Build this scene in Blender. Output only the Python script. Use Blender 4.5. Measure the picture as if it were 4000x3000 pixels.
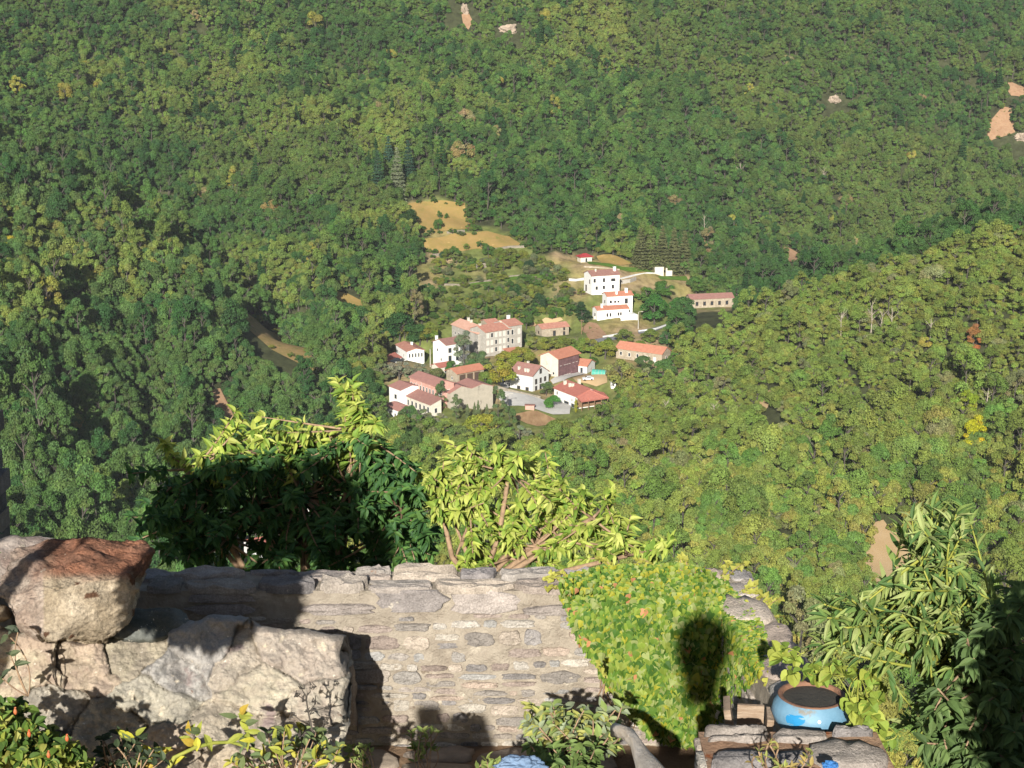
import bpy, bmesh, math, random
import numpy as np
from mathutils import Vector, noise as mnoise
from mathutils.geometry import delaunay_2d_cdt

for o in list(bpy.data.objects):
    bpy.data.objects.remove(o)
SC = bpy.context.scene
COL = SC.collection
rad = math.radians

# ------------------------------------------------------------------ camera, light
F_PX, PITCH = 6200.0, 13.5
cp, sp = math.cos(rad(PITCH)), math.sin(rad(PITCH))
cam = bpy.data.objects.new('camera', bpy.data.cameras.new('camera'))
COL.objects.link(cam)
cam.rotation_euler = (rad(90 - PITCH), 0, 0)
cam.data.sensor_width = 36
cam.data.lens = 36 * F_PX / 4000
cam.data.clip_start = 0.1
cam.data.clip_end = 5000
SC.camera = cam


def ray(u, v):
    """direction of photograph pixel (u, v), scaled so that its forward (y) part is 1"""
    a, b = (u - 2000) / F_PX, (1500 - v) / F_PX
    d = np.array([a, cp + b * sp, -sp + b * cp])
    return d / d[1]


def pt(u, v, y):
    return ray(u, v) * y


def ptd(u, v, D):
    d = ray(u, v)
    return d / np.linalg.norm(d) * D


sun_dir = ray(2745, 2480)
sun_dir = sun_dir / np.linalg.norm(sun_dir)            # the way the light travels
SUN_EL = math.asin(-sun_dir[2])
sun = bpy.data.objects.new('sun', bpy.data.lights.new('sun', 'SUN'))
COL.objects.link(sun)
sun.data.energy = 5.0
sun.data.angle = rad(0.53)
sun.data.color = (1.0, 0.965, 0.90)
sun.rotation_euler = Vector(sun_dir).to_track_quat('-Z', 'Y').to_euler()

W = bpy.data.worlds.new('World')
SC.world = W
W.use_nodes = True
nt = W.node_tree
nt.nodes.clear()
sky = nt.nodes.new('ShaderNodeTexSky')
sky.sky_type = 'NISHITA'
sky.sun_disc = False
sky.sun_elevation = SUN_EL
sky.sun_rotation = math.atan2(-sun_dir[0], -sun_dir[1])
bg = nt.nodes.new('ShaderNodeBackground')
bg.inputs[1].default_value = 0.055
wo = nt.nodes.new('ShaderNodeOutputWorld')
nt.links.new(sky.outputs[0], bg.inputs[0])
nt.links.new(bg.outputs[0], wo.inputs[0])
SC.view_settings.view_transform = 'Standard'
SC.view_settings.look = 'None'
SC.view_settings.gamma = 1
SC.view_settings.exposure = 0.85
SC.cycles.max_bounces = 6
SC.cycles.diffuse_bounces = 2
SC.cycles.transmission_bounces = 3
SC.cycles.transparent_max_bounces = 4


# ------------------------------------------------------------------ helpers
def srgb(r, g, b):
    f = lambda c: (c / 255 / 12.92) if c / 255 <= 0.04045 else ((c / 255 + 0.055) / 1.055) ** 2.4
    return (f(r), f(g), f(b), 1)


def mat(name, base=(.5, .5, .5, 1), base2=None, nscale=8.0, rough=0.85, bump=0.0, bscale=None, attr=None,
        attr_type='GEOMETRY', spots=None, spot_scale=20.0, spot_size=0.62, trans=0.0, var=None, coords='Object',
        wave=None, spec=0.3, detail=6.0, gvar=0.45, gfine=0.0, fscale=60.0, stretch=None, metal=0.0):
    """one procedural material: two-colour noise (or an attribute colour times noise), spots, bump, translucency"""
    m = bpy.data.materials.new(name)
    m.use_nodes = True
    n, l = m.node_tree.nodes, m.node_tree.links
    n.clear()
    out = n.new('ShaderNodeOutputMaterial')
    P = n.new('ShaderNodeBsdfPrincipled')
    P.inputs['Roughness'].default_value = rough
    P.inputs['Specular IOR Level'].default_value = spec
    P.inputs['Metallic'].default_value = metal
    tc = n.new('ShaderNodeTexCoord')
    co = tc.outputs[coords]
    if stretch:
        mp = n.new('ShaderNodeMapping')
        mp.inputs['Scale'].default_value = stretch
        l.new(co, mp.inputs[0])
        co = mp.outputs[0]
    nz = n.new('ShaderNodeTexNoise')
    nz.inputs['Scale'].default_value = nscale
    nz.inputs['Detail'].default_value = detail
    nz.inputs['Roughness'].default_value = 0.62
    l.new(co, nz.inputs['Vector'])

    def mix(blend, fac, a, b):
        x = n.new('ShaderNodeMix')
        x.data_type = 'RGBA'
        x.blend_type = blend
        for sock, val in ((x.inputs[0], fac), (x.inputs[6], a), (x.inputs[7], b)):
            if hasattr(val, 'links') or hasattr(val, 'is_linked'):
                l.new(val, sock)
            else:
                sock.default_value = val
        return x.outputs[2]

    if attr:
        at = n.new('ShaderNodeAttribute')
        at.attribute_name = attr
        at.attribute_type = attr_type
        mr = n.new('ShaderNodeMapRange')
        mr.inputs[1].default_value, mr.inputs[2].default_value = 0.25, 0.75
        mr.inputs[3].default_value, mr.inputs[4].default_value = 1 - gvar, 1 + gvar
        l.new(nz.outputs[0], mr.inputs[0])
        vm = n.new('ShaderNodeVectorMath')
        vm.operation = 'SCALE'
        l.new(at.outputs['Color'], vm.inputs[0])
        fac = mr.outputs[0]
        if gfine:
            nf = n.new('ShaderNodeTexNoise')
            nf.inputs['Scale'].default_value = fscale
            nf.inputs['Detail'].default_value = 3
            l.new(co, nf.inputs['Vector'])
            m2 = n.new('ShaderNodeMapRange')
            m2.inputs[1].default_value, m2.inputs[2].default_value = 0.3, 0.7
            m2.inputs[3].default_value, m2.inputs[4].default_value = 1 - gfine, 1 + gfine
            l.new(nf.outputs[0], m2.inputs[0])
            mm = n.new('ShaderNodeMath')
            mm.operation = 'MULTIPLY'
            l.new(fac, mm.inputs[0])
            l.new(m2.outputs[0], mm.inputs[1])
            fac = mm.outputs[0]
        l.new(fac, vm.inputs['Scale'])
        color = vm.outputs[0]
    elif base2:
        cr = n.new('ShaderNodeValToRGB')
        cr.color_ramp.elements[0].position, cr.color_ramp.elements[1].position = 0.33, 0.67
        cr.color_ramp.elements[0].color, cr.color_ramp.elements[1].color = base, base2
        l.new(nz.outputs[0], cr.inputs[0])
        color = cr.outputs[0]
    else:
        rgb = n.new('ShaderNodeRGB')
        rgb.outputs[0].default_value = base
        color = rgb.outputs[0]
    if var:                                    # a per-leaf multiplier stored in the mesh
        av = n.new('ShaderNodeAttribute')
        av.attribute_name = var
        vm = n.new('ShaderNodeVectorMath')
        vm.operation = 'MULTIPLY'
        l.new(color, vm.inputs[0])
        l.new(av.outputs['Color'], vm.inputs[1])
        color = vm.outputs[0]
    for k, (scol, size, sc) in enumerate(spots or []):
        ns = n.new('ShaderNodeTexNoise')
        ns.noise_dimensions = '4D'
        ns.inputs['W'].default_value = 3.7 * k + 1
        ns.inputs['Scale'].default_value = sc
        ns.inputs['Detail'].default_value = 5
        ns.inputs['Roughness'].default_value = 0.65
        l.new(co, ns.inputs['Vector'])
        r2 = n.new('ShaderNodeValToRGB')
        r2.color_ramp.elements[0].position, r2.color_ramp.elements[1].position = size, size + 0.06
        l.new(ns.outputs[0], r2.inputs[0])
        color = mix('MIX', r2.outputs[0], color, scol)
    l.new(color, P.inputs['Base Color'])
    if bump:
        nb = n.new('ShaderNodeTexNoise')
        nb.inputs['Scale'].default_value = bscale or nscale * 4
        nb.inputs['Detail'].default_value = 8
        nb.inputs['Roughness'].default_value = 0.68
        l.new(co, nb.inputs['Vector'])
        h = nb.outputs[0]
        bp = n.new('ShaderNodeBump')
        bp.inputs['Strength'].default_value = bump
        bp.inputs['Distance'].default_value = 0.03
        if wave:
            wv = n.new('ShaderNodeTexWave')
            wv.inputs['Scale'].default_value = wave
            wv.inputs['Distortion'].default_value = 1.5
            l.new(co, wv.inputs['Vector'])
            ad = n.new('ShaderNodeMath')
            ad.operation = 'ADD'
            l.new(wv.outputs['Fac'], ad.inputs[0])
            l.new(h, ad.inputs[1])
            h = ad.outputs[0]
            bp.inputs['Distance'].default_value = 0.08
        l.new(h, bp.inputs['Height'])
        l.new(bp.outputs[0], P.inputs['Normal'])
    shader = P.outputs[0]
    if trans:
        T = n.new('ShaderNodeBsdfTranslucent')
        l.new(color, T.inputs[0])
        ms = n.new('ShaderNodeMixShader')
        ms.inputs[0].default_value = trans
        l.new(shader, ms.inputs[1])
        l.new(T.outputs[0], ms.inputs[2])
        shader = ms.outputs[0]
    l.new(shader, out.inputs[0])
    return m


def mesh(name, verts, faces, mats=(), smooth=False, cols=None, attr='col', mi=None):
    me = bpy.data.meshes.new(name)
    me.from_pydata([tuple(map(float, v)) for v in verts] if not isinstance(verts, list) else verts, [], faces)
    for m in (mats if isinstance(mats, (list, tuple)) else [mats]):
        me.materials.append(m)
    if mi is not None:
        me.polygons.foreach_set('material_index', mi)
    if smooth:
        me.polygons.foreach_set('use_smooth', [True] * len(me.polygons))
    if cols is not None:
        a = me.attributes.new(attr, 'FLOAT_COLOR', 'POINT')
        c = np.ones((len(me.vertices), 4), dtype=np.float32)
        cols = np.asarray(cols, dtype=np.float32)
        if cols.ndim == 1:
            cols = cols[:, None].repeat(3, 1)
        c[:, :3] = cols[:, :3]
        a.data.foreach_set('color', c.ravel())
    me.update()
    return me


def link(name, me, parent=None, loc=None, rotz=None):
    o = bpy.data.objects.new(name, me)
    COL.objects.link(o)
    if parent is not None:
        o.parent = parent
    if loc is not None:
        o.location = tuple(float(c) for c in loc)
    if rotz is not None:
        o.rotation_euler = (0, 0, rotz)
    return o


def tag(o, label=None, cat=None, group=None, kind=None):
    if label:
        o['label'] = label
    if cat:
        o['category'] = cat
    if group:
        o['group'] = group
    if kind:
        o['kind'] = kind
    return o


def thing(name, label, cat, loc=(0, 0, 0), rotz=0.0, group=None):
    return tag(link(name, None, None, loc, rotz), label, cat, group)


class MB:
    """collects shapes into one mesh"""

    def __init__(self):
        self.v, self.f, self.c = [], [], []

    def add(self, vs, fs, c=(1, 1, 1)):
        b = len(self.v)
        self.v += [tuple(float(q) for q in p) for p in vs]
        self.f += [tuple(i + b for i in f) for f in fs]
        self.c += [c] * len(vs)

    def box(self, x0, x1, y0, y1, z0, z1, c=(1, 1, 1)):
        vs = [(x, y, z) for z in (z0, z1) for y in (y0, y1) for x in (x0, x1)]
        self.add(vs, [(0, 2, 3, 1), (4, 5, 7, 6), (0, 1, 5, 4), (2, 6, 7, 3), (0, 4, 6, 2), (1, 3, 7, 5)], c)

    def tube(self, pts, r0, r1, n=6, c=(1, 1, 1)):
        pts = [np.array(p, float) for p in pts]
        vs, fs = [], []
        for i, p in enumerate(pts):
            d = pts[min(i + 1, len(pts) - 1)] - pts[max(i - 1, 0)]
            d = d / (np.linalg.norm(d) + 1e-9)
            a = np.cross(d, (0.3, 0.9, 0.1))
            a /= np.linalg.norm(a) + 1e-9
            b = np.cross(d, a)
            r = r0 + (r1 - r0) * i / max(1, len(pts) - 1)
            for k in range(n):
                t = 2 * math.pi * k / n
                vs.append(p + r * (math.cos(t) * a + math.sin(t) * b))
        for i in range(len(pts) - 1):
            for k in range(n):
                fs.append((i * n + k, i * n + (k + 1) % n, (i + 1) * n + (k + 1) % n, (i + 1) * n + k))
        fs.append(tuple(range(n))[::-1])
        fs.append(tuple(range((len(pts) - 1) * n, len(pts) * n)))
        self.add(vs, fs, c)

    def lathe(self, prof, n=32, c=(1, 1, 1), center=(0, 0, 0)):
        vs, fs = [], []
        for r, z in prof:
            for k in range(n):
                t = 2 * math.pi * k / n
                vs.append((center[0] + r * math.cos(t), center[1] + r * math.sin(t), center[2] + z))
        for i in range(len(prof) - 1):
            for k in range(n):
                fs.append((i * n + k, i * n + (k + 1) % n, (i + 1) * n + (k + 1) % n, (i + 1) * n + k))
        self.add(vs, fs, c)

    def build(self, name, m, parent=None, smooth=False, loc=None, rotz=None):
        return link(name, mesh(name, self.v, self.f, m, smooth, self.c), parent, loc, rotz)


def vnoise(x, y, seed=0.0):
    """vectorised smooth noise, roughly -1..1"""
    r = np.zeros_like(x)
    rs = np.random.RandomState(int(seed * 10) + 5)
    for k in range(10):
        f = 0.6 * 1.35 ** k
        a = rs.rand() * 6.283
        r += np.sin(f * (x * math.cos(a) + y * math.sin(a)) + rs.rand() * 6.283) / (1 + 0.35 * k)
    return r / 2.2


# ------------------------------------------------------------------ the valley
# (u, v) in the photograph, forward distance in metres
CT = [(2400, 2600, 340), (3480, 2200, 415), (3000, 1900, 455), (1000, 2100, 430), (2000, 1900, 470), (200, 2250, 400),
      (1700, 1620, 540), (2300, 1620, 548), (2100, 1490, 580), (2000, 1390, 602), (2400, 1385, 608), (2650, 1310, 640),
      (2400, 1150, 680), (2000, 1110, 690), (1750, 1000, 715), (1800, 900, 735), (1750, 790, 765), (2750, 1195, 690),
      (2000, 500, 850), (2000, 250, 920), (2000, 0, 985), (2300, 900, 745), (2300, 700, 790), (2600, 700, 800),
      (3000, 900, 800), (3000, 600, 865), (3000, 300, 935), (3000, 0, 1005), (3950, 700, 880), (3950, 300, 965), (3950, 0, 1035),
      (1000, 500, 820), (1000, 250, 890), (1000, 0, 955), (200, 300, 830), (200, 0, 900), (100, 500, 760),
      (100, 700, 640), (100, 1000, 575), (100, 1400, 510), (100, 1900, 450), (600, 1000, 622), (600, 1400, 552), (600, 1800, 492),
      (1000, 1250, 612), (1000, 1600, 540), (1250, 1400, 585), (800, 890, 735), (850, 1085, 645), (450, 570, 790), (400, 760, 655),
      (1300, 1000, 695), (1300, 700, 765), (1300, 400, 855), (1500, 1250, 640), (1400, 1600, 545),
      (4000, 930, 560), (3600, 1050, 572), (3250, 1142, 586), (2900, 1255, 600), (2660, 1345, 612),
      (3600, 930, 790), (3950, 820, 830), (3250, 1030, 760), (2900, 1150, 710),
      (4000, 1300, 500), (4000, 1800, 450), (3500, 1400, 512), (3500, 1800, 462), (3000, 1500, 532), (2650, 1500, 562),
      (2700, 1750, 505), (4000, 2150, 418)]
ctrl = [pt(*c) for c in CT]
for X in (-400, -150, 0, 150, 400):
    for Y in (40, 110, 180, 240):
        ctrl.append(np.array([X, Y, -150.0]))
    ctrl.append(np.array([X, 285, -150.0]))
    ctrl.append(np.array([X, 1150, 75.0]))
for X, Y, Z in ((-450, 450, -60), (-450, 600, -20), (-450, 800, 0), (450, 450, -70), (450, 560, -30), (450, 800, -80), (450, 950, -40),
                (-450, 300, -130), (450, 300, -140), (-450, 1000, 45), (450, 1080, 20)):
    ctrl.append(np.array([X, Y, Z], float))
ctrl = np.array(ctrl)
cx = ctrl[:, :2] / 100.0


def kern(r2):
    return 0.5 * r2 * np.log(r2 + 1e-9)


n_ = len(cx)
A_ = np.zeros((n_ + 3, n_ + 3))
A_[:n_, :n_] = kern(((cx[:, None] - cx[None]) ** 2).sum(2)) + np.eye(n_) * 0.02
A_[:n_, n_] = 1
A_[:n_, n_ + 1:] = cx
A_[n_:, :n_] = A_[:n_, n_:].T
w_ = np.linalg.solve(A_, np.concatenate([ctrl[:, 2], np.zeros(3)]))
GX0, GX1, GY0, GY1, GS = -480.0, 480.0, -40.0, 1180.0, 4.0
gx = np.arange(GX0, GX1 + 1, GS)
gy = np.arange(GY0, GY1 + 1, GS)
XX, YY = np.meshgrid(gx, gy)
P_ = np.stack([XX.ravel(), YY.ravel()], 1) / 100.0
ZZ = (kern(((P_[:, None] - cx[None]) ** 2).sum(2)) @ w_[:n_] + w_[n_] + P_ @ w_[n_ + 1:]).reshape(XX.shape)
far_w = np.clip((YY - 640) / 150, 0, 1)
ZZ += vnoise(XX / 22, YY / 22, 1) * (0.6 + 3.0 * far_w) + vnoise(XX / 70, YY / 70, 2) * 5.0 * far_w
# the rocky castle spur the photographer stands on: narrow, falling steeply to the valley floor
near = -7.2 - np.maximum(0, YY - 14.5) * 0.75 - np.maximum(0, np.abs(XX - 1) - 7) * 1.3
near = np.maximum(near, -150 + vnoise(XX / 22, YY / 22, 1))
wn = np.clip((YY - 230) / 60, 0, 1)
ZZ = near * (1 - wn) + ZZ * wn


def hz(x, y):
    """ground height, bilinear"""
    x = np.asarray(x, float)
    y = np.asarray(y, float)
    fx = np.clip((x - GX0) / GS, 0, len(gx) - 1.001)
    fy = np.clip((y - GY0) / GS, 0, len(gy) - 1.001)
    i, j = fx.astype(int), fy.astype(int)
    a, b = fx - i, fy - j
    return (ZZ[j, i] * (1 - a) * (1 - b) + ZZ[j, i + 1] * a * (1 - b) + ZZ[j + 1, i] * (1 - a) * b + ZZ[j + 1, i + 1] * a * b)


def hit(u, v, y0=295.0, y1=1150.0):
    """where the ray of a pixel meets the ground"""
    d = ray(u, v)
    ys = np.arange(y0, y1, 1.0)
    below = d[2] * ys <= hz(d[0] * ys, ys)
    k = int(np.argmax(below)) if below.any() else len(ys) - 1
    y = ys[k]
    return np.array([d[0] * y, y, float(hz(d[0] * y, y))])


def inside(px, py, poly):
    r = np.zeros(px.shape, bool)
    n = len(poly)
    for i in range(n):
        x1, y1 = poly[i][0], poly[i][1]
        x2, y2 = poly[(i + 1) % n][0], poly[(i + 1) % n][1]
        c = ((y1 > py) != (y2 > py)) & (px < (x2 - x1) * (py - y1) / (y2 - y1 + 1e-12) + x1)
        r ^= c
    return r


def project(x, y, z):
    dep = y * cp - z * sp
    return 2000 + F_PX * x / dep, 1500 - F_PX * (y * sp + z * cp) / dep

# ------------------------------------------------------------------ materials of the valley
_srgb = srgb


def srgb(r, g, b, k=0.85):
    """base colour of something that shows as (r, g, b) in full sun at this exposure"""
    c = _srgb(r, g, b)
    return (c[0] * k, c[1] * k, c[2] * k, 1)


M_ground = mat('ground_soil', attr='col', nscale=0.25, gvar=0.55, rough=1, bump=0.6, bscale=1.2, spec=0.1)
M_meadow = mat('dry_grass', srgb(166, 136, 84), srgb(146, 128, 72), 0.22, rough=1, bump=0.5, bscale=3, spec=0.1,
               spots=[(srgb(120, 128, 56), 0.58, 0.12), (srgb(190, 158, 100), 0.62, 0.5)])
M_scree = mat('bare_earth', srgb(170, 138, 108), srgb(152, 118, 90), 0.5, rough=1, bump=0.8, bscale=2, spec=0.1,
              spots=[(srgb(110, 100, 60), 0.6, 0.4)])
M_stubble = mat('stubble', srgb(186, 160, 122), srgb(172, 145, 106), 0.12, rough=1, bump=0.4, bscale=3, spec=0.1,
                spots=[(srgb(150, 132, 84), 0.62, 0.2)], stretch=(1, 0.4, 1))
M_lawn = mat('lawn', srgb(92, 120, 44), srgb(74, 104, 38), 0.4, rough=1, bump=0.4, bscale=4, spec=0.1)
M_paving = mat('pale_paving', srgb(196, 192, 184), srgb(176, 172, 166), 0.3, rough=0.95, bump=0.2, bscale=4, spec=0.1)
M_asphalt = mat('asphalt', srgb(136, 136, 136), srgb(118, 118, 120), 0.5, rough=0.95, bump=0.2, bscale=4, spec=0.1)
M_garden = mat('tilled_soil', srgb(182, 148, 110), srgb(150, 118, 84), 0.6, rough=1, bump=0.8, bscale=2.5, spec=0.1,
               spots=[(srgb(120, 128, 60), 0.62, 0.5)], stretch=(1, 0.25, 1))

# ------------------------------------------------------------------ village houses: where they stand
HS = [  # name key, corner px (u, v), distance, theta, L (left wall), R (right wall), height
    dict(k='warehouse', c=(1760, 1622), y=545, th=56, L=10, R=18, H=8.2),
    dict(k='terrace_front', c=(1682, 1632), y=537, th=55, L=19, R=4.5, H=4.6),
    dict(k='terrace_back', c=(1700, 1600), y=544, th=55, L=17, R=8, H=8.6),
    dict(k='terrace_end', c=(1566, 1590), y=549, th=55, L=8, R=9, H=6.2),
    dict(k='low_shed', c=(1556, 1640), y=536, th=55, L=10.5, R=6, H=3.2),
    dict(k='open_barn', c=(1786, 1500), y=568, th=50, L=6.5, R=12.6, H=4),
    dict(k='left_house', c=(1591, 1430), y=602, th=68, L=14, R=7, H=5.8),
    dict(k='tall_white', c=(1743, 1436), y=592, th=52, L=8.6, R=11, H=8.8),
    dict(k='pink_roof', c=(1868, 1378), y=609, th=60, L=22, R=8, H=7.6),
    dict(k='stone_row', c=(1897, 1392), y=606, th=52, L=10, R=12.2, H=9.6),
    dict(k='stone_row_end', c=(1989, 1392), y=613, th=52, L=10, R=6.4, H=12.2),
    dict(k='white_gable', c=(2080, 1530), y=575, th=38, L=10.6, R=10, H=6.0),
    dict(k='orange_tall', c=(2180, 1474), y=589, th=40, L=8.7, R=12.8, H=7.4),
    dict(k='annex', c=(2292, 1460), y=597, th=26, L=5.8, R=8, H=3.0),
    dict(k='hip_house', c=(2253, 1598), y=553, th=60, L=15.6, R=11, H=4.6),
    dict(k='long_orange', c=(2585, 1424), y=600, th=34, L=20.5, R=7, H=4.2),
    dict(k='tiny_orange', c=(2654, 1482), y=585, th=30, L=5.0, R=4, H=2.1),
    dict(k='cabin', c=(2117, 1318), y=640, th=63, L=6.0, R=12.6, H=3.6),
    dict(k='white_upper', c=(2312, 1153), y=680, th=70, L=9, R=13, H=8.4),
    dict(k='white_lower', c=(2334, 1254), y=655, th=72, L=6, R=14, H=4.6),
    dict(k='white_lower_back', c=(2372, 1232), y=662, th=72, L=6, R=11.5, H=8.2),
    dict(k='brown_long', c=(2697, 1205), y=690, th=77, L=6, R=20, H=4.2),
    dict(k='red_hut', c=(2268, 1026), y=716, th=70, L=4, R=5.6, H=2.4),
    dict(k='roof_behind', c=(1906, 1292), y=640, th=60, L=6, R=5, H=3),
    dict(k='small_annex', c=(1984, 1404), y=596, th=58, L=3, R=6, H=2.6),
    dict(k='red_shed', c=(1716, 1462), y=581, th=52, L=5, R=6, H=2.6),
    dict(k='left_lean_to', c=(1520, 1444), y=599, th=68, L=9, R=5, H=3.0),
    dict(k='near_white', c=(1215, 2040), y=432, th=55, L=7, R=8, H=4.0),
    dict(k='near_white_two', c=(985, 2190), y=408, th=60, L=6, R=8, H=3.6),
]
for h in HS:
    t = rad(h['th'])
    h['p'] = pt(*h['c'], h['y'])
    a, b = np.array([-math.cos(t), math.sin(t)]), np.array([math.sin(t), math.cos(t)])
    h['cen'] = h['p'][:2] + a * h['L'] / 2 + b * h['R'] / 2
    h['rad'] = 0.5 * math.hypot(h['L'], h['R'])
HK = {h['k']: h for h in HS}
for it in range(2):
    for h in HS:
        d = np.hypot(XX - h['cen'][0], YY - h['cen'][1])
        w = np.clip((h['rad'] + 9 - d) / 8, 0, 1)
        w = w * w * (3 - 2 * w)
        ZZ = ZZ * (1 - w) + (h['p'][2] + 0.05) * w

# wooded ravines folding the left spur and the far slope
XY0 = np.stack([XX.ravel(), YY.ravel()], 1)
for line, dep, wid in (([(520, 760), (700, 880), (900, 1030), (1080, 1170), (1200, 1280)], 14, 14), ([(480, 1180), (560, 1380), (600, 1560), (640, 1740)], 10, 11), ([(60, 560), (320, 680), (640, 800)], 9, 13),
                       ([(200, 950), (300, 1150), (340, 1350)], 8, 10), ([(260, 1500), (380, 1760), (420, 1950)], 9, 11), ([(1350, 300), (1420, 520), (1500, 720)], 8, 15), ([(2350, 250), (2450, 550), (2560, 850)], 7, 16),
                       ([(700, 200), (850, 420), (1050, 640)], 8, 16), ([(3300, 150), (3150, 500), (3050, 850)], 9, 18), ([(3700, 350), (3600, 700), (3450, 980)], 9, 18)):
    P = [hit(*q)[:2] for q in line]
    dmin = np.full(len(XY0), 1e9)
    for p, q in zip(P[:-1], P[1:]):
        d = q - p
        t = np.clip(((XY0 - p) @ d) / (d @ d), 0, 1)
        dmin = np.minimum(dmin, np.hypot(*(XY0 - p - t[:, None] * d).T))
    ZZ = ZZ - (dep * np.exp(-(dmin / wid) ** 2)).reshape(XX.shape)

VILLAGE = [(1560, 1140), (1690, 960), (1560, 810), (1600, 785), (1720, 780), (1822, 796), (1845, 880), (1990, 910), (2060, 955), (2110, 1000), (2250, 1005),
           (2500, 1040), (2720, 1085), (2700, 1140), (2900, 1175), (2900, 1200), (2690, 1230), (2640, 1280), (2600, 1340), (2690, 1440), (2690, 1500),
           (2480, 1500), (2420, 1650), (2250, 1720), (2100, 1760), (1960, 1740), (1700, 1690), (1480, 1680), (1470, 1400), (1640, 1290), (1720, 1180)]
vill_xy = [hit(*p)[:2] for p in VILLAGE]
inv = inside(XX.ravel(), YY.ravel(), vill_xy).reshape(XX.shape)
nz1, nz2 = vnoise(XX / 9, YY / 9, 3), vnoise(XX / 16, YY / 16, 4)
gcol = np.zeros(XX.shape + (3,))
gcol[:] = (0.045, 0.05, 0.022)
dry = np.array(srgb(146, 132, 84)[:3])
soil = np.array(srgb(158, 136, 104)[:3])
scrub = np.array(srgb(108, 116, 62)[:3])
wa = np.clip(nz1 * 1.6 + 0.5, 0, 1)[..., None]
wb = np.clip(nz2 * 1.8 + 0.45, 0, 1)[..., None]
vc = (dry * (1 - wa) + soil * wa) * (1 - wb) + scrub * wb
gcol[inv] = vc[inv]
nearw = (YY < 320)
gcol[nearw] = np.array(srgb(120, 124, 66)[:3])
NX, NY = len(gx), len(gy)
idx = np.arange(NX * NY).reshape(NY, NX)
quads = np.stack([idx[:-1, :-1].ravel(), idx[:-1, 1:].ravel(), idx[1:, 1:].ravel(), idx[1:, :-1].ravel()], 1)
me = mesh('terrain', np.stack([XX.ravel(), YY.ravel(), ZZ.ravel()], 1), quads.tolist(), M_ground, True, gcol.reshape(-1, 3))
tag(link('terrain', me), 'steep valley sides and floor under the woods', None, None, 'structure')


def drape(name, uv, m, dz=0.22, step=2.5, world=False, **kw):
    poly = [np.array(p[:2], float) for p in (uv if world else [hit(*p) for p in uv])]
    dense = []
    for i, p in enumerate(poly):
        q = poly[(i + 1) % len(poly)]
        k = max(1, int(np.hypot(*(q - p)) / step))
        dense += [p + (q - p) * j / k for j in range(k)]
    xs, ys = [p[0] for p in dense], [p[1] for p in dense]
    A, B = np.meshgrid(np.arange(min(xs), max(xs), step), np.arange(min(ys), max(ys), step))
    A, B = A.ravel() + 0.13, B.ravel() + 0.17
    ins = inside(A, B, dense)
    pts = [Vector((p[0], p[1])) for p in dense] + [Vector((a, b)) for a, b in zip(A[ins], B[ins])]
    n = len(dense)
    vo, _, fo, *_ = delaunay_2d_cdt(pts, [(i, (i + 1) % n) for i in range(n)], [list(range(n))], 1, 1e-4)
    vs = [(p.x, p.y, float(hz(p.x, p.y)) + dz) for p in vo]
    o = link(name, mesh(name, vs, [tuple(f) for f in fo], m, True))
    o['kind'] = kw.get('kind', 'structure')
    if 'label' in kw:
        o['label'] = kw['label']
    return o


CLEAR = [vill_xy]


def patch(name, uv, m, label, grow=60, **kw):
    drape(name, uv, m, label=label, **kw)
    for k in (0, .3, .65, 1):
        CLEAR.append([hit(u, v + grow * k)[:2] for u, v in uv])


M_strip = mat('dry_bracken', srgb(156, 128, 86), srgb(128, 116, 70), .35, rough=1, bump=.6, bscale=2, spec=.1, spots=[(srgb(170, 140, 112), .6, .3), (srgb(92, 104, 54), .6, .5)])
patch('dry_meadow', [(1590, 800), (1650, 792), (1720, 790), (1815, 800), (1825, 850), (1850, 900), (1720, 905), (1640, 905), (1610, 850)], M_meadow,
      'upper golden dry meadow with young trees above the village')
patch('dry_meadow', [(1660, 935), (1760, 918), (1900, 905), (1990, 925), (2040, 960), (1960, 975), (1860, 975), (1760, 1000), (1680, 990), (1640, 950)], M_meadow,
      'lower golden dry meadow just above the terraced gardens')
patch('stubble_field', [(3395, 2080), (3420, 2045), (3450, 2040), (3480, 2075), (3570, 2120), (3660, 2170), (3720, 2200), (3800, 2240), (3700, 2270),
                        (3560, 2340), (3380, 2330), (3378, 2200)], M_stubble, 'pale tan field among trees at the lower right', 130)
patch('grass_strip', [(900, 1215), (960, 1225), (1080, 1300), (1200, 1370), (1245, 1430), (1230, 1460), (1160, 1420), (1060, 1370), (960, 1280)], M_strip,
      'sloping dry grass strip cut through the left woods', 130)
patch('grass_clearing', [(1300, 1140), (1360, 1150), (1440, 1190), (1450, 1215), (1360, 1205), (1310, 1180)], M_meadow, 'small grassy clearing above the left house', 70)
patch('earth_slope', [(3870, 470), (3920, 420), (3950, 425), (3965, 520), (3900, 540), (3860, 560), (3855, 500)], M_scree, 'bare orange earth slope at the right, the larger', 60)
patch('earth_slope', [(3930, 350), (3940, 320), (4010, 345), (4010, 390), (3950, 380)], M_scree, 'bare orange earth slope at the right edge, the upper', 60)
patch('earth_slope', [(3050, 1000), (3060, 960), (3110, 985), (3140, 1005), (3110, 1030), (3060, 1020)], M_scree, 'bare reddish earth above the right spur', 60)
patch('earth_slope', [(820, 1530), (860, 1520), (920, 1640), (900, 1680), (850, 1600)], M_scree, 'narrow bare earth gully behind the left cherry tips', 60)
patch('grass_clearing', [(2955, 1540), (3010, 1530), (3030, 1560), (2985, 1610), (2965, 1590)], M_stubble, 'tiny tan clearing on the right spur', 110)
patch('earth_slope', [(1800, 40), (1820, 30), (1850, 90), (1830, 120), (1810, 100)], M_scree, 'small bare earth patch near the top', 50)
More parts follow.
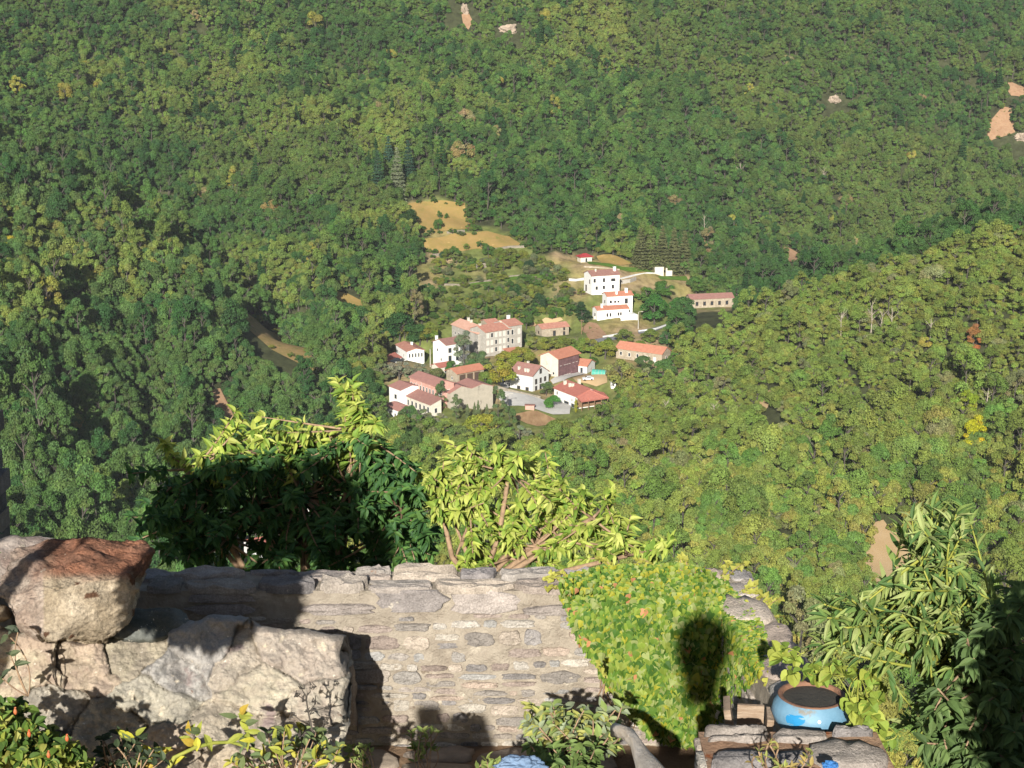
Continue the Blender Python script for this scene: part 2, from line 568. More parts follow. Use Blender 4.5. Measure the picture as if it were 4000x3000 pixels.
patch('road', [(1990, 1850), (2030, 1850), (2080, 1890), (2090, 1910), (2050, 1900), (2000, 1875)], M_stubble, 'short stretch of pale track behind the right cherry', 60)
drape('paved_yard', [(1950, 1530), (2000, 1530), (2120, 1565), (2220, 1580), (2225, 1620), (2160, 1625), (2060, 1590), (1990, 1590), (1945, 1560)], M_paving, 0.3, label='pale paved square in front of the white gabled house')
drape('paved_yard', [(2165, 1590), (2220, 1575), (2230, 1590), (2225, 1620), (2170, 1610)], M_paving, 0.45, label='pale paved drive beside the hipped house')
drape('paved_yard', [(2150, 1490), (2250, 1455), (2290, 1462), (2200, 1490), (2160, 1505)], M_paving, 0.3, label='pale path along the orange roofed house')
drape('paved_yard', [(1950, 1500), (1995, 1488), (1998, 1512), (1960, 1515)], M_paving, 0.3, label='pale parking place left of the white gabled house')
drape('road', [(2320, 1330), (2360, 1322), (2420, 1316), (2440, 1310), (2440, 1322), (2400, 1332), (2330, 1342)], M_asphalt, 0.3, label='grey road below the lower white house')
drape('road', [(2490, 1296), (2560, 1283), (2600, 1270), (2605, 1280), (2560, 1296), (2495, 1308)], M_asphalt, 0.3, label='grey road bend beside the lamp post')
drape('vegetable_garden', [(2005, 1625), (2060, 1610), (2100, 1610), (2170, 1640), (2165, 1660), (2100, 1670), (2060, 1660), (2015, 1640)], M_garden, 0.3, label='tilled vegetable plot with rows below the square')
drape('bare_yard', [(2235, 1480), (2290, 1462), (2370, 1470), (2372, 1500), (2330, 1515), (2290, 1510), (2250, 1500)], M_stubble, 0.25, label='dry yard behind the hipped house')
drape('bare_yard', [(2270, 1290), (2300, 1262), (2330, 1265), (2360, 1300), (2380, 1322), (2300, 1330)], M_scree, 0.25, label='bare brown bank below the lower white house')
drape('lawn', [(2290, 1022), (2350, 1030), (2430, 1045), (2540, 1060), (2560, 1070), (2470, 1068), (2400, 1052), (2300, 1036)], M_lawn, 0.3, label='green lawn strip above the upper white house')
drape('lawn', [(1830, 1110), (1900, 1100), (1980, 1082), (2060, 1076), (2180, 1080), (2190, 1090), (2060, 1094), (1960, 1100), (1840, 1124)], M_lawn, 0.3, label='green grass strip below the garden terraces')
drape('lawn', [(2570, 1080), (2680, 1082), (2690, 1100), (2580, 1096)], M_lawn, 0.3, label='dark green lawn right of the white ruin wall')
drape('dry_meadow', [(2330, 1005), (2410, 1003), (2480, 1035), (2420, 1040), (2350, 1030)], M_meadow, 0.3, label='dry grass bank behind the red roofed hut')
drape('bare_yard', [(2060, 1265), (2130, 1250), (2190, 1245), (2200, 1262), (2120, 1275), (2070, 1285)], M_stubble, 0.3, label='dry terrace behind the stone cabin')

# ------------------------------------------------------------------ trees
M_bark = mat('bark', (0.10, 0.085, 0.07, 1), (0.05, 0.042, 0.034, 1), 3, rough=0.95, bump=0.5)
M_deadwood = mat('dead_wood', srgb(178, 168, 150), srgb(140, 128, 112), 3, rough=0.95, bump=0.4)
LEAF = dict(rough=0.62, spec=0.2, trans=0.34, var='var')
M_leaf_scatter = mat('foliage_scatter', attr='tint', attr_type='INSTANCER', nscale=1.3, gvar=0.3, **LEAF)
M_leaf_object = mat('foliage_object', attr='tint', attr_type='OBJECT', nscale=1.3, gvar=0.3, **LEAF)


def crown(seed, kind, nq):
    """unit crown: about 1 wide, base at z = 0; returns vertices (n,4,3) and a colour multiplier per quad"""
    r = np.random.RandomState(seed)
    if kind == 'spruce':
        t = r.rand(nq) ** 0.75                       # 0 top .. 1 bottom
        tier = np.round(t * 13) / 13 + r.randn(nq) * 0.012
        rr = 0.06 + 0.44 * tier
        rad_ = rr * (0.35 + 0.65 * np.sqrt(r.rand(nq))) * (0.75 + 0.35 * r.rand(nq))
        an = r.rand(nq) * 6.283
        P = np.stack([rad_ * np.cos(an), rad_ * np.sin(an), 2.6 - 2.45 * tier - 0.25 * rad_], 1)
        N = np.stack([np.cos(an) * 0.5, np.sin(an) * 0.5, 0.8 * np.ones(nq)], 1) + r.randn(nq, 3) * 0.35
        size = 0.085 * (0.6 + 0.7 * r.rand(nq))
        V = 0.75 + 0.5 * (rad_ / rr)[:, None] * np.ones((1, 3)) * (0.6 + 0.5 * r.rand(nq, 1))
    elif kind == 'column':
        t = r.rand(nq)
        rr = 0.5 * np.sin(np.pi * np.clip(t * 0.93 + 0.1, 0, 1)) ** 0.7 * (0.8 + 0.25 * np.sin(t * 23 + r.rand() * 6))
        an = r.rand(nq) * 6.283
        q = rr * (0.6 + 0.4 * np.sqrt(r.rand(nq)))
        P = np.stack([q * np.cos(an), q * np.sin(an), 0.15 + 3.3 * t], 1) + r.randn(nq, 3) * 0.03
        N = np.stack([np.cos(an), np.sin(an), 0.45 * np.ones(nq)], 1) + r.randn(nq, 3) * 0.5
        size = 0.16 * (0.6 + 0.7 * r.rand(nq))
        V = np.ones((nq, 3)) * (0.75 + 0.5 * r.rand(nq, 1))
    else:
        nb = {'broad': 17, 'loose': 22, 'round': 10, 'tall': 20, 'cedar': 16}[kind]
        H = {'broad': 0.75, 'loose': 0.8, 'round': 0.85, 'tall': 1.5, 'cedar': 0.8}[kind]
        B, R = [], []
        for k in range(nb):
            an, tt = r.rand() * 6.283, r.rand()
            if kind == 'cedar':
                tt = (k + 0.5) / nb
                rr = 0.42 * (1 - tt) ** 0.6 * (0.5 + 0.5 * r.rand())
                B.append((rr * math.cos(an), rr * math.sin(an), 0.12 + H * tt))
                R.append(0.13 + 0.1 * r.rand() * (1 - tt))
            else:
                zz = 0.2 + (H - 0.32) * tt
                rr = 0.34 * math.sqrt(max(0.05, 1 - (2 * tt - 0.75) ** 2 / 1.7)) * (0.45 + 0.55 * math.sqrt(r.rand()))
                B.append((rr * math.cos(an), rr * math.sin(an), zz))
                R.append({'broad': 0.13, 'loose': 0.09, 'round': 0.2, 'tall': 0.13}[kind] * (0.75 + 0.6 * r.rand()))
        B, R = np.array(B), np.array(R)
        w = R ** 2
        k = r.choice(nb, nq, p=w / w.sum())
        d = r.randn(nq, 3)
        d /= np.linalg.norm(d, axis=1)[:, None]
        d[:, 2] = np.where(d[:, 2] < -0.35, -d[:, 2], d[:, 2])
        flat = 0.5 if kind == 'cedar' else 0.85
        P = B[k] + d * (R[k] * (0.62 + 0.42 * r.rand(nq)))[:, None] * np.array([1, 1, flat])
        N = d + np.array([0, 0, 0.35]) + r.randn(nq, 3) * 0.42
        size = 0.044 * (0.55 + 0.75 * r.rand(nq)) * (1.2 if kind == 'loose' else 1)
        bt = np.stack([0.88 + 0.26 * r.rand(nb), 0.9 + 0.2 * r.rand(nb), 0.8 + 0.3 * r.rand(nb)], 1)
        V = bt[k] * (0.72 + 0.5 * r.rand(nq, 1))
    N /= np.linalg.norm(N, axis=1)[:, None]
    A = np.cross(N, r.randn(nq, 3))
    A /= np.linalg.norm(A, axis=1)[:, None]
    Bv = np.cross(N, A)
    s = size[:, None]
    bend = N * s * 0.25
    Q = np.stack([P - A * s * 0.5 - bend, P - Bv * s * 0.42, P + A * s * 0.6 - bend, P + Bv * s * 0.42], 1)
    return Q, V


def crown_mesh(name, seed, kind, nq, m):
    Q, V = crown(seed, kind, nq)
    n = len(Q)
    f = np.arange(n * 4).reshape(n, 4)
    return mesh(name, Q.reshape(-1, 3), f.tolist(), m, False, V.repeat(4, 0), 'var')


def trunk_mesh(name, seed, kind, m):
    r = random.Random(seed)
    b = MB()
    top = {'spruce': 2.4, 'column': 2.6, 'tall': 1.1}.get(kind, 0.55)
    b.tube([(0, 0, -0.35), (0.01, 0, 0.1), (0.02 * r.random(), 0.01, top * 0.5), (0, 0, top)], 0.035, 0.008, 6)
    if kind not in ('spruce', 'column'):
        for k in range(7):
            a = r.random() * 6.28
            z = top * (0.35 + 0.5 * r.random())
            b.tube([(0, 0, z), (0.14 * math.cos(a), 0.14 * math.sin(a), z + 0.14), (0.22 * math.cos(a), 0.22 * math.sin(a), z + 0.2)], 0.012, 0.004, 5)
    return mesh(name, b.v, b.f, m)


VAR = ['broad', 'broad', 'broad', 'loose', 'loose', 'round', 'round', 'tall', 'cedar', 'spruce']
CM, TM = [], []
protos = bpy.data.collections.new('forest_tree_kinds')
for i, k in enumerate(VAR):
    nq = {'spruce': 2600, 'tall': 3600, 'column': 2000}.get(k, 3800)
    cm = crown_mesh('crown', 11 + i, k, nq, M_leaf_scatter)
    tm = trunk_mesh('trunk', 50 + i, k, M_bark)
    CM.append(cm)
    TM.append(tm)
    Q, V = crown(11 + i, k, nq)
    n = len(Q)
    vs = np.concatenate([Q.reshape(-1, 3), np.array([v.co[:] for v in tm.vertices])])
    fs = np.arange(n * 4).reshape(n, 4).tolist() + [tuple(j + n * 4 for j in p.vertices) for p in tm.polygons]
    both = mesh('tree_kind', vs, fs, (M_leaf_scatter, M_bark), False, np.concatenate([V.repeat(4, 0), np.ones((len(tm.vertices), 3))]), 'var',
                [0] * n + [1] * len(tm.polygons))
    protos.objects.link(bpy.data.objects.new('tree_kind_%02d' % i, both))
K_INDEX = {'broad': [0, 1, 2], 'loose': [3, 4], 'round': [5, 6], 'tall': [7], 'cedar': [8], 'spruce': [9]}
CM_COL = crown_mesh('crown', 77, 'column', 1500, M_leaf_scatter)
TM_COL = trunk_mesh('trunk', 78, 'column', M_bark)


def tree(name, label, cat, p, width, height, kind, tint, seed=0, group=None, rot=None):
    """a tree of its own: an Empty at its foot with trunk and crown"""
    r = random.Random(seed * 7 + int(p[0] * 13) + int(p[1]))
    e = thing(name, label, cat, p, r.random() * 6.28 if rot is None else rot, group)
    if kind == 'column':
        c, t, unit = CM_COL, TM_COL, 3.5
    else:
        i = r.choice(K_INDEX[kind])
        c, t, unit = CM[i], TM[i], {'broad': 0.85, 'loose': 0.88, 'round': 1.0, 'tall': 1.55, 'cedar': 0.95, 'spruce': 2.6}[kind]
    e.scale = (width, width, height / unit)
    for nm, me_ in (('crown', c), ('trunk', t)):
        o = link(nm, me_, e)
        if nm == 'crown':
            o['tint'] = [float(q) for q in tint]
            o.material_slots[0].link = 'OBJECT'
            o.material_slots[0].material = M_leaf_object
    return e


def T(r, g, b):
    return np.array(_srgb(r, g, b)[:3])


OLIVE, YOLIVE, MID, DARK, BLUE, YEL, GRAY, TAN, BRIGHT = (T(108, 126, 56), T(126, 134, 60), T(80, 112, 50), T(52, 88, 44), T(78, 108, 54),
                                                       T(148, 148, 56), T(112, 120, 84), T(146, 136, 90), T(90, 122, 54))
R = np.random.RandomState(4)
CLEAR.append([hit(*q)[:2] for q in ((2690, 1215), (2890, 1185), (2890, 1275), (2800, 1330), (2690, 1345))])
OUTCROPS = [(1990, 125), (3260, 400), (3990, 545), (1815, 50)]
pts = []
sp_ = 4.4
ii, jj = np.meshgrid(np.arange(int(900 / sp_)), np.arange(int(900 / sp_)))
fx = -450 + (ii.ravel() + 0.5 * (jj.ravel() % 2)) * sp_ + R.randn(ii.size) * 1.5
fy = 292 + jj.ravel() * sp_ + R.randn(ii.size) * 1.5
keep = (np.abs(fx) < 0.345 * fy + 45) & (fy < 1165)
for poly in CLEAR:
    keep &= ~inside(fx, fy, poly)
for u_, v_ in OUTCROPS:
    q_ = hit(u_, v_)
    keep &= ~((np.abs(fx - q_[0]) < 9) & (fy < q_[1] + 4) & (fy > q_[1] - 22))
for k_ in ('near_white', 'near_white_two'):
    c_ = HK[k_]['cen']
    keep &= ~((np.abs(fx - c_[0]) < 10) & (fy > c_[1] - 34) & (fy < c_[1] + 9))
fx, fy = fx[keep], fy[keep]
fz = hz(fx, fy)
fu, fv = project(fx, fy, fz + 5)
n = len(fx)
# patches of one kind of wood
a1, a2, a3 = vnoise(fx / 28, fy / 28, 7), vnoise(fx / 60, fy / 60, 8), vnoise(fx / 14, fy / 14, 9)
spur_r = (fx > 40) & (fy < 622 - 0.46 * np.clip(fx - 60, 0, 999)) | ((fx > -30) & (fy < 545))
spur_l = (fx < -60) & (fy < 660)
tint = np.zeros((n, 3))
rnd = R.rand(n, 4)


def lerp(a, b, t):
    t = np.clip(t, 0, 1)[:, None]
    return a * (1 - t) + b * t


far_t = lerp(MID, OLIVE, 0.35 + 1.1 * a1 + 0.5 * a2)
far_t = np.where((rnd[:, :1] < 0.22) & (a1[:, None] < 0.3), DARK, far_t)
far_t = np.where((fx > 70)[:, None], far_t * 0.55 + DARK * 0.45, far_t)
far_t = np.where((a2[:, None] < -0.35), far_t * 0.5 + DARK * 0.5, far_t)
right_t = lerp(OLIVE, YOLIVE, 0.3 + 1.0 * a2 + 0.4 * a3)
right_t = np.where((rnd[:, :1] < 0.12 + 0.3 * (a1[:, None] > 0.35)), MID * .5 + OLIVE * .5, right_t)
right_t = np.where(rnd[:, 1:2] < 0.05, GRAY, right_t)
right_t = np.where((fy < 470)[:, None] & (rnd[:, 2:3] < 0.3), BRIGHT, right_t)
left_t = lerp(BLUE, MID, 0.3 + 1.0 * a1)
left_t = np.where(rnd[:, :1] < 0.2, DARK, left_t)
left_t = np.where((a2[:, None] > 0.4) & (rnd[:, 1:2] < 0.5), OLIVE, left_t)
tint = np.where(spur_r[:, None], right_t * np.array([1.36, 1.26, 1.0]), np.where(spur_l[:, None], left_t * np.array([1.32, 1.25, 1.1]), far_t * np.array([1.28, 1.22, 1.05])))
tint = np.where(rnd[:, 3:4] < 0.004, YEL, tint)
tint = np.where(rnd[:, 3:4] > 0.9975, TAN, tint)
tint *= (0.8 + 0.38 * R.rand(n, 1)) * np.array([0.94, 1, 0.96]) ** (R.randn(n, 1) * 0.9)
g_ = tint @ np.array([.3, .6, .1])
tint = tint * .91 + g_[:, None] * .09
width = 6.9 + 2.6 * R.rand(n) + 0.8 * a3 + 1.6 * (fy < 480)
width = np.where(spur_l, width * 1.1, width)
width *= np.where(R.rand(n) < 0.12, 1.3, 1)
kind = R.choice(9, n, p=[.15, .15, .15, .13, .12, .09, .09, .09, .03])
conif = (R.rand(n) < 0.012) & (fy > 660)
kind = np.where(conif, 9, kind)
tint = np.where(conif[:, None], DARK * .8, tint)
width = np.where(conif, width * .7, width)
hscale = width * (0.9 + 0.45 * R.rand(n)) * np.where(spur_l, 1.18, np.where(spur_r & (fy > 480), 0.85, 1.05))
spin = R.rand(n) * 6.283
vis = (np.abs(fu - 2000) < 2080) & (fv < 2400) | (fy > 0) & (np.abs(fu - 2000) < 2080)
order = np.argsort(np.where(vis, fy, 9999))
ind = np.zeros(n, bool)
ind[order[:300]] = True
KN = {0: 'broad', 1: 'broad', 2: 'broad', 3: 'loose', 4: 'loose', 5: 'round', 6: 'round', 7: 'tall', 8: 'cedar', 9: 'spruce'}
UNIT = {'broad': 0.85, 'loose': 0.88, 'round': 1.0, 'tall': 1.55, 'cedar': 0.95, 'spruce': 2.6}
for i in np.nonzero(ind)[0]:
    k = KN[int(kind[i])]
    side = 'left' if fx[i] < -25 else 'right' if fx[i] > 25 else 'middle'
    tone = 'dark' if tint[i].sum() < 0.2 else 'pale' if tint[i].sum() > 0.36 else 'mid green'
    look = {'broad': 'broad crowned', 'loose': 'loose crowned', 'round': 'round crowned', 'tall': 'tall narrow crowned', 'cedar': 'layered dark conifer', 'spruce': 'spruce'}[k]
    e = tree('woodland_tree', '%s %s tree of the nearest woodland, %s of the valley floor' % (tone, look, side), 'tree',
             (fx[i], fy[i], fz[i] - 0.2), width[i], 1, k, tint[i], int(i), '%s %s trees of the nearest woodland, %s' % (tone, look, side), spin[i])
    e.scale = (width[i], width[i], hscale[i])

rest = ~ind
me = bpy.data.meshes.new('forest')
me.from_pydata(np.stack([fx[rest], fy[rest], fz[rest] - 0.3], 1).tolist(), [], [])


def pattr(nm, typ, arr, field):
    a = me.attributes.new(nm, typ, 'POINT')
    a.data.foreach_set(field, np.ascontiguousarray(arr).ravel())


m_ = int(rest.sum())
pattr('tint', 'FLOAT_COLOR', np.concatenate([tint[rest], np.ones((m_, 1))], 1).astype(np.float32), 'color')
pattr('kind_index', 'INT', kind[rest].astype(np.int32), 'value')
pattr('spin', 'FLOAT_VECTOR', np.stack([R.randn(m_) * 0.05, R.randn(m_) * 0.05, spin[rest]], 1).astype(np.float32), 'vector')
pattr('size', 'FLOAT_VECTOR', np.stack([width[rest], width[rest], hscale[rest] * np.where(kind[rest] == 9, 0.75, 1)], 1).astype(np.float32), 'vector')
forest = link('forest', me)
tag(forest, 'dense mixed broadleaf woodland covering the far valley slopes', 'forest', None, 'stuff')
ng = bpy.data.node_groups.new('forest_scatter', 'GeometryNodeTree')
ng.interface.new_socket('Geometry', in_out='INPUT', socket_type='NodeSocketGeometry')
ng.interface.new_socket('Geometry', in_out='OUTPUT', socket_type='NodeSocketGeometry')
gi, go = ng.nodes.new('NodeGroupInput'), ng.nodes.new('NodeGroupOutput')
ci = ng.nodes.new('GeometryNodeCollectionInfo')
ci.inputs['Collection'].default_value = protos
ci.inputs['Separate Children'].default_value = True
ci.inputs['Reset Children'].default_value = True
ip = ng.nodes.new('GeometryNodeInstanceOnPoints')
ip.inputs['Pick Instance'].default_value = True


def named(nm, typ):
    a = ng.nodes.new('GeometryNodeInputNamedAttribute')
    a.data_type = typ
    a.inputs['Name'].default_value = nm
    return [s for s in a.outputs if s.enabled and s.name == 'Attribute'][0]


ng.links.new(gi.outputs[0], ip.inputs['Points'])
ng.links.new(ci.outputs[0], ip.inputs['Instance'])
ng.links.new(named('kind_index', 'INT'), ip.inputs['Instance Index'])
ng.links.new(named('spin', 'FLOAT_VECTOR'), ip.inputs['Rotation'])
ng.links.new(named('size', 'FLOAT_VECTOR'), ip.inputs['Scale'])
ng.links.new(ip.outputs[0], go.inputs[0])
forest.modifiers.new('scatter', 'NODES').node_group = ng

# ------------------------------------------------------------------ houses
def wallmat(nm, a, b, spots=None, bump=0.25):
    return mat(nm, a, b, 0.7, rough=0.92, bump=bump, bscale=3, spec=0.2, spots=spots)


def roofmat(nm, a, b, spots=None):
    a, b = [tuple(q * 1.12 + .012 for q in x[:3]) + (1,) for x in (a, b)]
    return mat(nm, a, b, 0.9, rough=0.9, bump=0.5, bscale=5, wave=1.6, spec=0.2, spots=spots)


WM = {
    'white': wallmat('white_render', _srgb(222, 221, 216), _srgb(214, 212, 204), [(_srgb(190, 186, 174), 0.66, 0.5)]),
    'cream': wallmat('cream_render', _srgb(198, 191, 176), _srgb(186, 178, 160), [(_srgb(166, 156, 138), 0.6, 0.5)]),
    'grey': wallmat('grey_render', srgb(180, 170, 152), srgb(164, 156, 140), [(srgb(146, 138, 124), 0.6, 0.4)]),
    'stone': wallmat('rubble_stone', srgb(176, 162, 140), srgb(146, 134, 116), [(srgb(198, 188, 168), 0.58, 1.6)], 0.6),
    'rubble': wallmat('dark_rubble', srgb(150, 140, 124), srgb(116, 108, 96), [(srgb(168, 160, 144), .6, 1.4)], .7),
    'greystone': wallmat('grey_stone', srgb(178, 172, 160), srgb(156, 150, 140), [(srgb(202, 198, 188), 0.58, 1.2)], 0.5),
    'pink': wallmat('pink_render', srgb(204, 158, 144), srgb(190, 146, 130), [(srgb(214, 186, 174), 0.6, 0.6)]),
    'plum': wallmat('plum_boards', srgb(124, 92, 92), srgb(96, 72, 74), [(srgb(170, 130, 140), 0.62, 0.5)]),
    'light': wallmat('grey_white_render', _srgb(200, 200, 196), _srgb(190, 190, 186), [(_srgb(174, 172, 166), 0.62, 0.5)]),
}
RM = {
    'orange': roofmat('orange_tiles', srgb(186, 124, 98), srgb(174, 112, 86), [(srgb(198, 140, 114), 0.6, 0.6)]),
    'brown': roofmat('brown_tiles', srgb(152, 110, 98), srgb(138, 98, 88), [(srgb(168, 130, 116), 0.6, 0.7)]),
    'rose': roofmat('rose_tiles', srgb(182, 128, 108), srgb(166, 112, 94), [(srgb(200, 152, 132), 0.58, 0.8)]),
    'pale': roofmat('pale_pink_tiles', srgb(206, 162, 140), srgb(192, 146, 124), [(srgb(214, 178, 158), 0.6, 0.8)]),
    'red': roofmat('red_tiles', srgb(172, 104, 88), srgb(158, 94, 80), [(srgb(188, 126, 108), 0.62, 0.6)]),
    'mauve': roofmat('mauve_sheet', srgb(166, 118, 106), srgb(152, 108, 98), [(srgb(180, 138, 126), 0.62, 0.5)]),
    'crimson': roofmat('crimson_sheet', srgb(160, 48, 48), srgb(144, 42, 44)),
}
M_pane = mat('window_pane', (0.03, 0.035, 0.04, 1), rough=0.15, spec=0.5)
M_frame = mat('window_frame', srgb(214, 210, 200), srgb(196, 192, 182), 3, rough=0.8)
M_dark_frame = mat('dark_shutter', srgb(92, 74, 62), srgb(74, 60, 52), 3, rough=0.8)
M_stoneframe = mat('window_surround', srgb(220, 214, 202), srgb(204, 196, 184), 3, rough=0.85)
M_shutter_pale = mat('pale_shutter', srgb(216, 210, 198), srgb(196, 190, 178), 4, rough=.8)
M_wood = mat('old_timber', srgb(150, 120, 92), srgb(112, 88, 66), 6, rough=0.9, bump=0.4, stretch=(1, 1, 6))


def wall_mesh(b, L, R, H, ridge, rise):
    """walls in local axes: X along the right wall (R), Y along the left wall (L); foundations run down into the slope"""
    z0 = -3.0
    if ridge == 'X':
        prof = [(0, z0), (L, z0), (L, H), (L / 2, H + rise), (0, H)]
        vs = [(x, y, z) for x in (0, R) for y, z in prof]
    elif ridge == 'Y':
        prof = [(0, z0), (R, z0), (R, H), (R / 2, H + rise), (0, H)]
        vs = [(x, y, z) for y in (0, L) for x, z in prof]
    elif ridge == 'shedY':                     # falls towards the left wall's side (x = 0)
        prof = [(0, z0), (R, z0), (R, H + rise), (0, H)]
        vs = [(x, y, z) for y in (0, L) for x, z in prof]
    elif ridge == 'shedX':
        prof = [(0, z0), (L, z0), (L, H + rise), (0, H)]
        vs = [(x, y, z) for x in (0, R) for y, z in prof]
    else:
        b.box(0, R, 0, L, z0, H)
        return
    n = len(prof)
    b.add(vs, [tuple(range(n)), tuple(range(2 * n - 1, n - 1, -1))] + [(i, i + n, (i + 1) % n + n, (i + 1) % n) for i in range(n)])


def roof_mesh(b, L, R, H, ridge, rise, ov=0.4, th=0.2):
    def slab(q):
        q = [np.array(p, float) for p in q]
        top = [p + np.array([0, 0, th + 0.03]) for p in q]
        bot = [p + np.array([0, 0, 0.03]) for p in q]
        n = len(q)
        b.add(top + bot, [tuple(range(n)), tuple(range(2 * n - 1, n - 1, -1))] + [(i, (i + 1) % n, (i + 1) % n + n, i + n) for i in range(n)])
    if ridge in 'XY':
        A, B = (R, L) if ridge == 'X' else (L, R)
        s = rise / (B / 2)
        lo = H - ov * s

        def P(a, c, z):
            return (a, c, z) if ridge == 'X' else (c, a, z)
        slab([P(-ov, -ov, lo), P(A + ov, -ov, lo), P(A + ov, B / 2 + 0.05, H + rise), P(-ov, B / 2 + 0.05, H + rise)])
        slab([P(-ov, B / 2 + 0.05, H + rise + .004), P(A + ov, B / 2 + 0.05, H + rise + .004), P(A + ov, B + ov, lo), P(-ov, B + ov, lo)])
    elif ridge == 'shedY':
        s = rise / R
        slab([(-ov, -ov, H - ov * s), (R + ov, -ov, H + rise + ov * s), (R + ov, L + ov, H + rise + ov * s), (-ov, L + ov, H - ov * s)])
    elif ridge == 'shedX':
        s = rise / L
        slab([(-ov, -ov, H - ov * s), (R + ov, -ov, H - ov * s), (R + ov, L + ov, H + rise + ov * s), (-ov, L + ov, H + rise + ov * s)])
    elif ridge == 'hip':
        m = min(L, R) / 2
        e = [(-ov, -ov, H), (R + ov, -ov, H), (R + ov, L + ov, H), (-ov, L + ov, H)]
        if L >= R:
            r0, r1 = (R / 2, m, H + rise), (R / 2, L - m + .01, H + rise)
            fs = [(e[0], e[1], r0), (e[1], e[2], r1, r0), (e[2], e[3], r1), (e[3], e[0], r0, r1)]
        else:
            r0, r1 = (m, L / 2, H + rise), (R - m + .01, L / 2, H + rise)
            fs = [(e[0], e[1], r1, r0), (e[1], e[2], r1), (e[2], e[3], r0, r1), (e[3], e[0], r0)]
        for q in fs:
            slab(q)


def opening(parent, face, at, z, w, h, L, R, fm, name='window', shutters=False):
    """a framed opening standing a little proud of its wall, with a dark pane as its sub-part"""
    f, p = MB(), MB()

    def bx(b, a0, a1, z0, z1, d0, d1):
        if face == 'R':
            b.box(a0, a1, -d1, -d0, z0, z1)
        elif face == 'L':
            b.box(-d1, -d0, a0, a1, z0, z1)
        elif face == 'R2':
            b.box(R + d0, R + d1, a0, a1, z0, z1)
    a0, a1 = at - w / 2, at + w / 2
    e = 0.16
    bx(f, a0 - e, a0, z, z + h, -0.05, 0.07)
    bx(f, a1, a1 + e, z, z + h, -0.05, 0.07)
    bx(f, a0 - e, a1 + e, z + h, z + h + e, -0.05, 0.07)
    bx(f, a0 - e, a1 + e, z - e, z, -0.05, 0.1)
    bx(p, a0, a1, z, z + h, -0.05, 0.02)
    o = f.build(name, fm, parent)
    p.build('pane' if name == 'window' else 'panel', (M_shutter_pale if fm is M_stoneframe and w >= 1.0 and int(at * 7 + z * 5) % 3 else M_pane) if name == 'window' else M_dark_frame, o)
    if shutters:
        for s in (a0 - e - w * 0.45, a1 + e):
            b = MB()
            bx(b, s, s + w * 0.45, z, z + h, 0.01, 0.06)
            b.build('shutter', M_dark_frame, o)


def house(k, name, label, wm, rm, ridge='X', rise=1.6, L=(), Rw=(), chim=(), ov=0.4, cat='house', fm=None, group=None, roofname='roof', extra=None):
    h = HK[k]
    e = thing(name, label, cat, h['p'], rad(90 - h['th']), group)
    Lx, Rx, H = h['L'], h['R'], h['H']
    b = MB()
    wall_mesh(b, Lx, Rx, H, ridge, rise)
    b.build('wall', WM[wm], e)
    b = MB()
    roof_mesh(b, Lx, Rx, H, ridge, rise, ov)
    ro = b.build('roof', RM[rm], e)
    for (x, y, w, hh, c) in chim:
        b = MB()
        b.box(x - w / 2, x + w / 2, y - w / 2, y + w / 2, H - 0.5, H + hh)
        b.box(x - w / 2 - .08, x + w / 2 + .08, y - w / 2 - .08, y + w / 2 + .08, H + hh + .002, H + hh + .16)
        b.build('chimney', WM[c], ro)
    fm = fm or M_frame
    for face, lst in (('L', L), ('R', Rw)):
        for q in lst:
            opening(e, face, q[0], q[1], q[2], q[3], Lx, Rx, q[5] if len(q) > 5 else fm, q[4] if len(q) > 4 and q[4] else 'window')
    return e


def grid(x0, x1, nx, zs, w=0.9, h=1.4, nm=None, fm=None):
    return [(x0 + (x1 - x0) * i / max(1, nx - 1), z, w, h) + ((nm or 'window', fm) if fm else ((nm,) if nm else ())) for i in range(nx) for z in zs]


hw = HK['warehouse']
e = thing('warehouse', 'big windowless grey warehouse with a double gabled mauve roof', 'warehouse', hw['p'], rad(90 - hw['th']))
b = MB()
b.add([(x, y, z) for y in (0, 10) for x, z in ((0, -3), (18, -3), (18, 8.2), (13.5, 9.6), (9, 8.5), (4.7, 9.9), (0, 8.0))],
      [tuple(range(7)), tuple(range(13, 6, -1))] + [(i, i + 7, (i + 1) % 7 + 7, (i + 1) % 7) for i in range(7)])
b.build('wall', WM['grey'], e)
for (x0, z0, xm, zm, x1, z1, nm) in ((-.4, 7.85, 4.7, 9.9, 9.0, 8.5, 'roof'), (9.0, 8.5, 13.5, 9.6, 18.4, 8.1, 'roof')):
    b = MB()
    b.add([(x, y, z + dz) for dz in (.03, .22) for y in (-.06, 10.4) for x, z in ((x0, z0), (xm, zm), (x1 - .01, z1))],
          [(6, 7, 10, 9), (7, 8, 11, 10), (0, 3, 4, 1), (1, 4, 5, 2), (0, 1, 7, 6), (1, 2, 8, 7), (3, 9, 10, 4), (4, 10, 11, 5), (0, 6, 9, 3), (2, 5, 11, 8)])
    b.build(nm, RM['mauve'], e)
opening(e, 'L', 6.5, 0.2, 2.2, 3.0, 10, 18, M_frame, 'door')

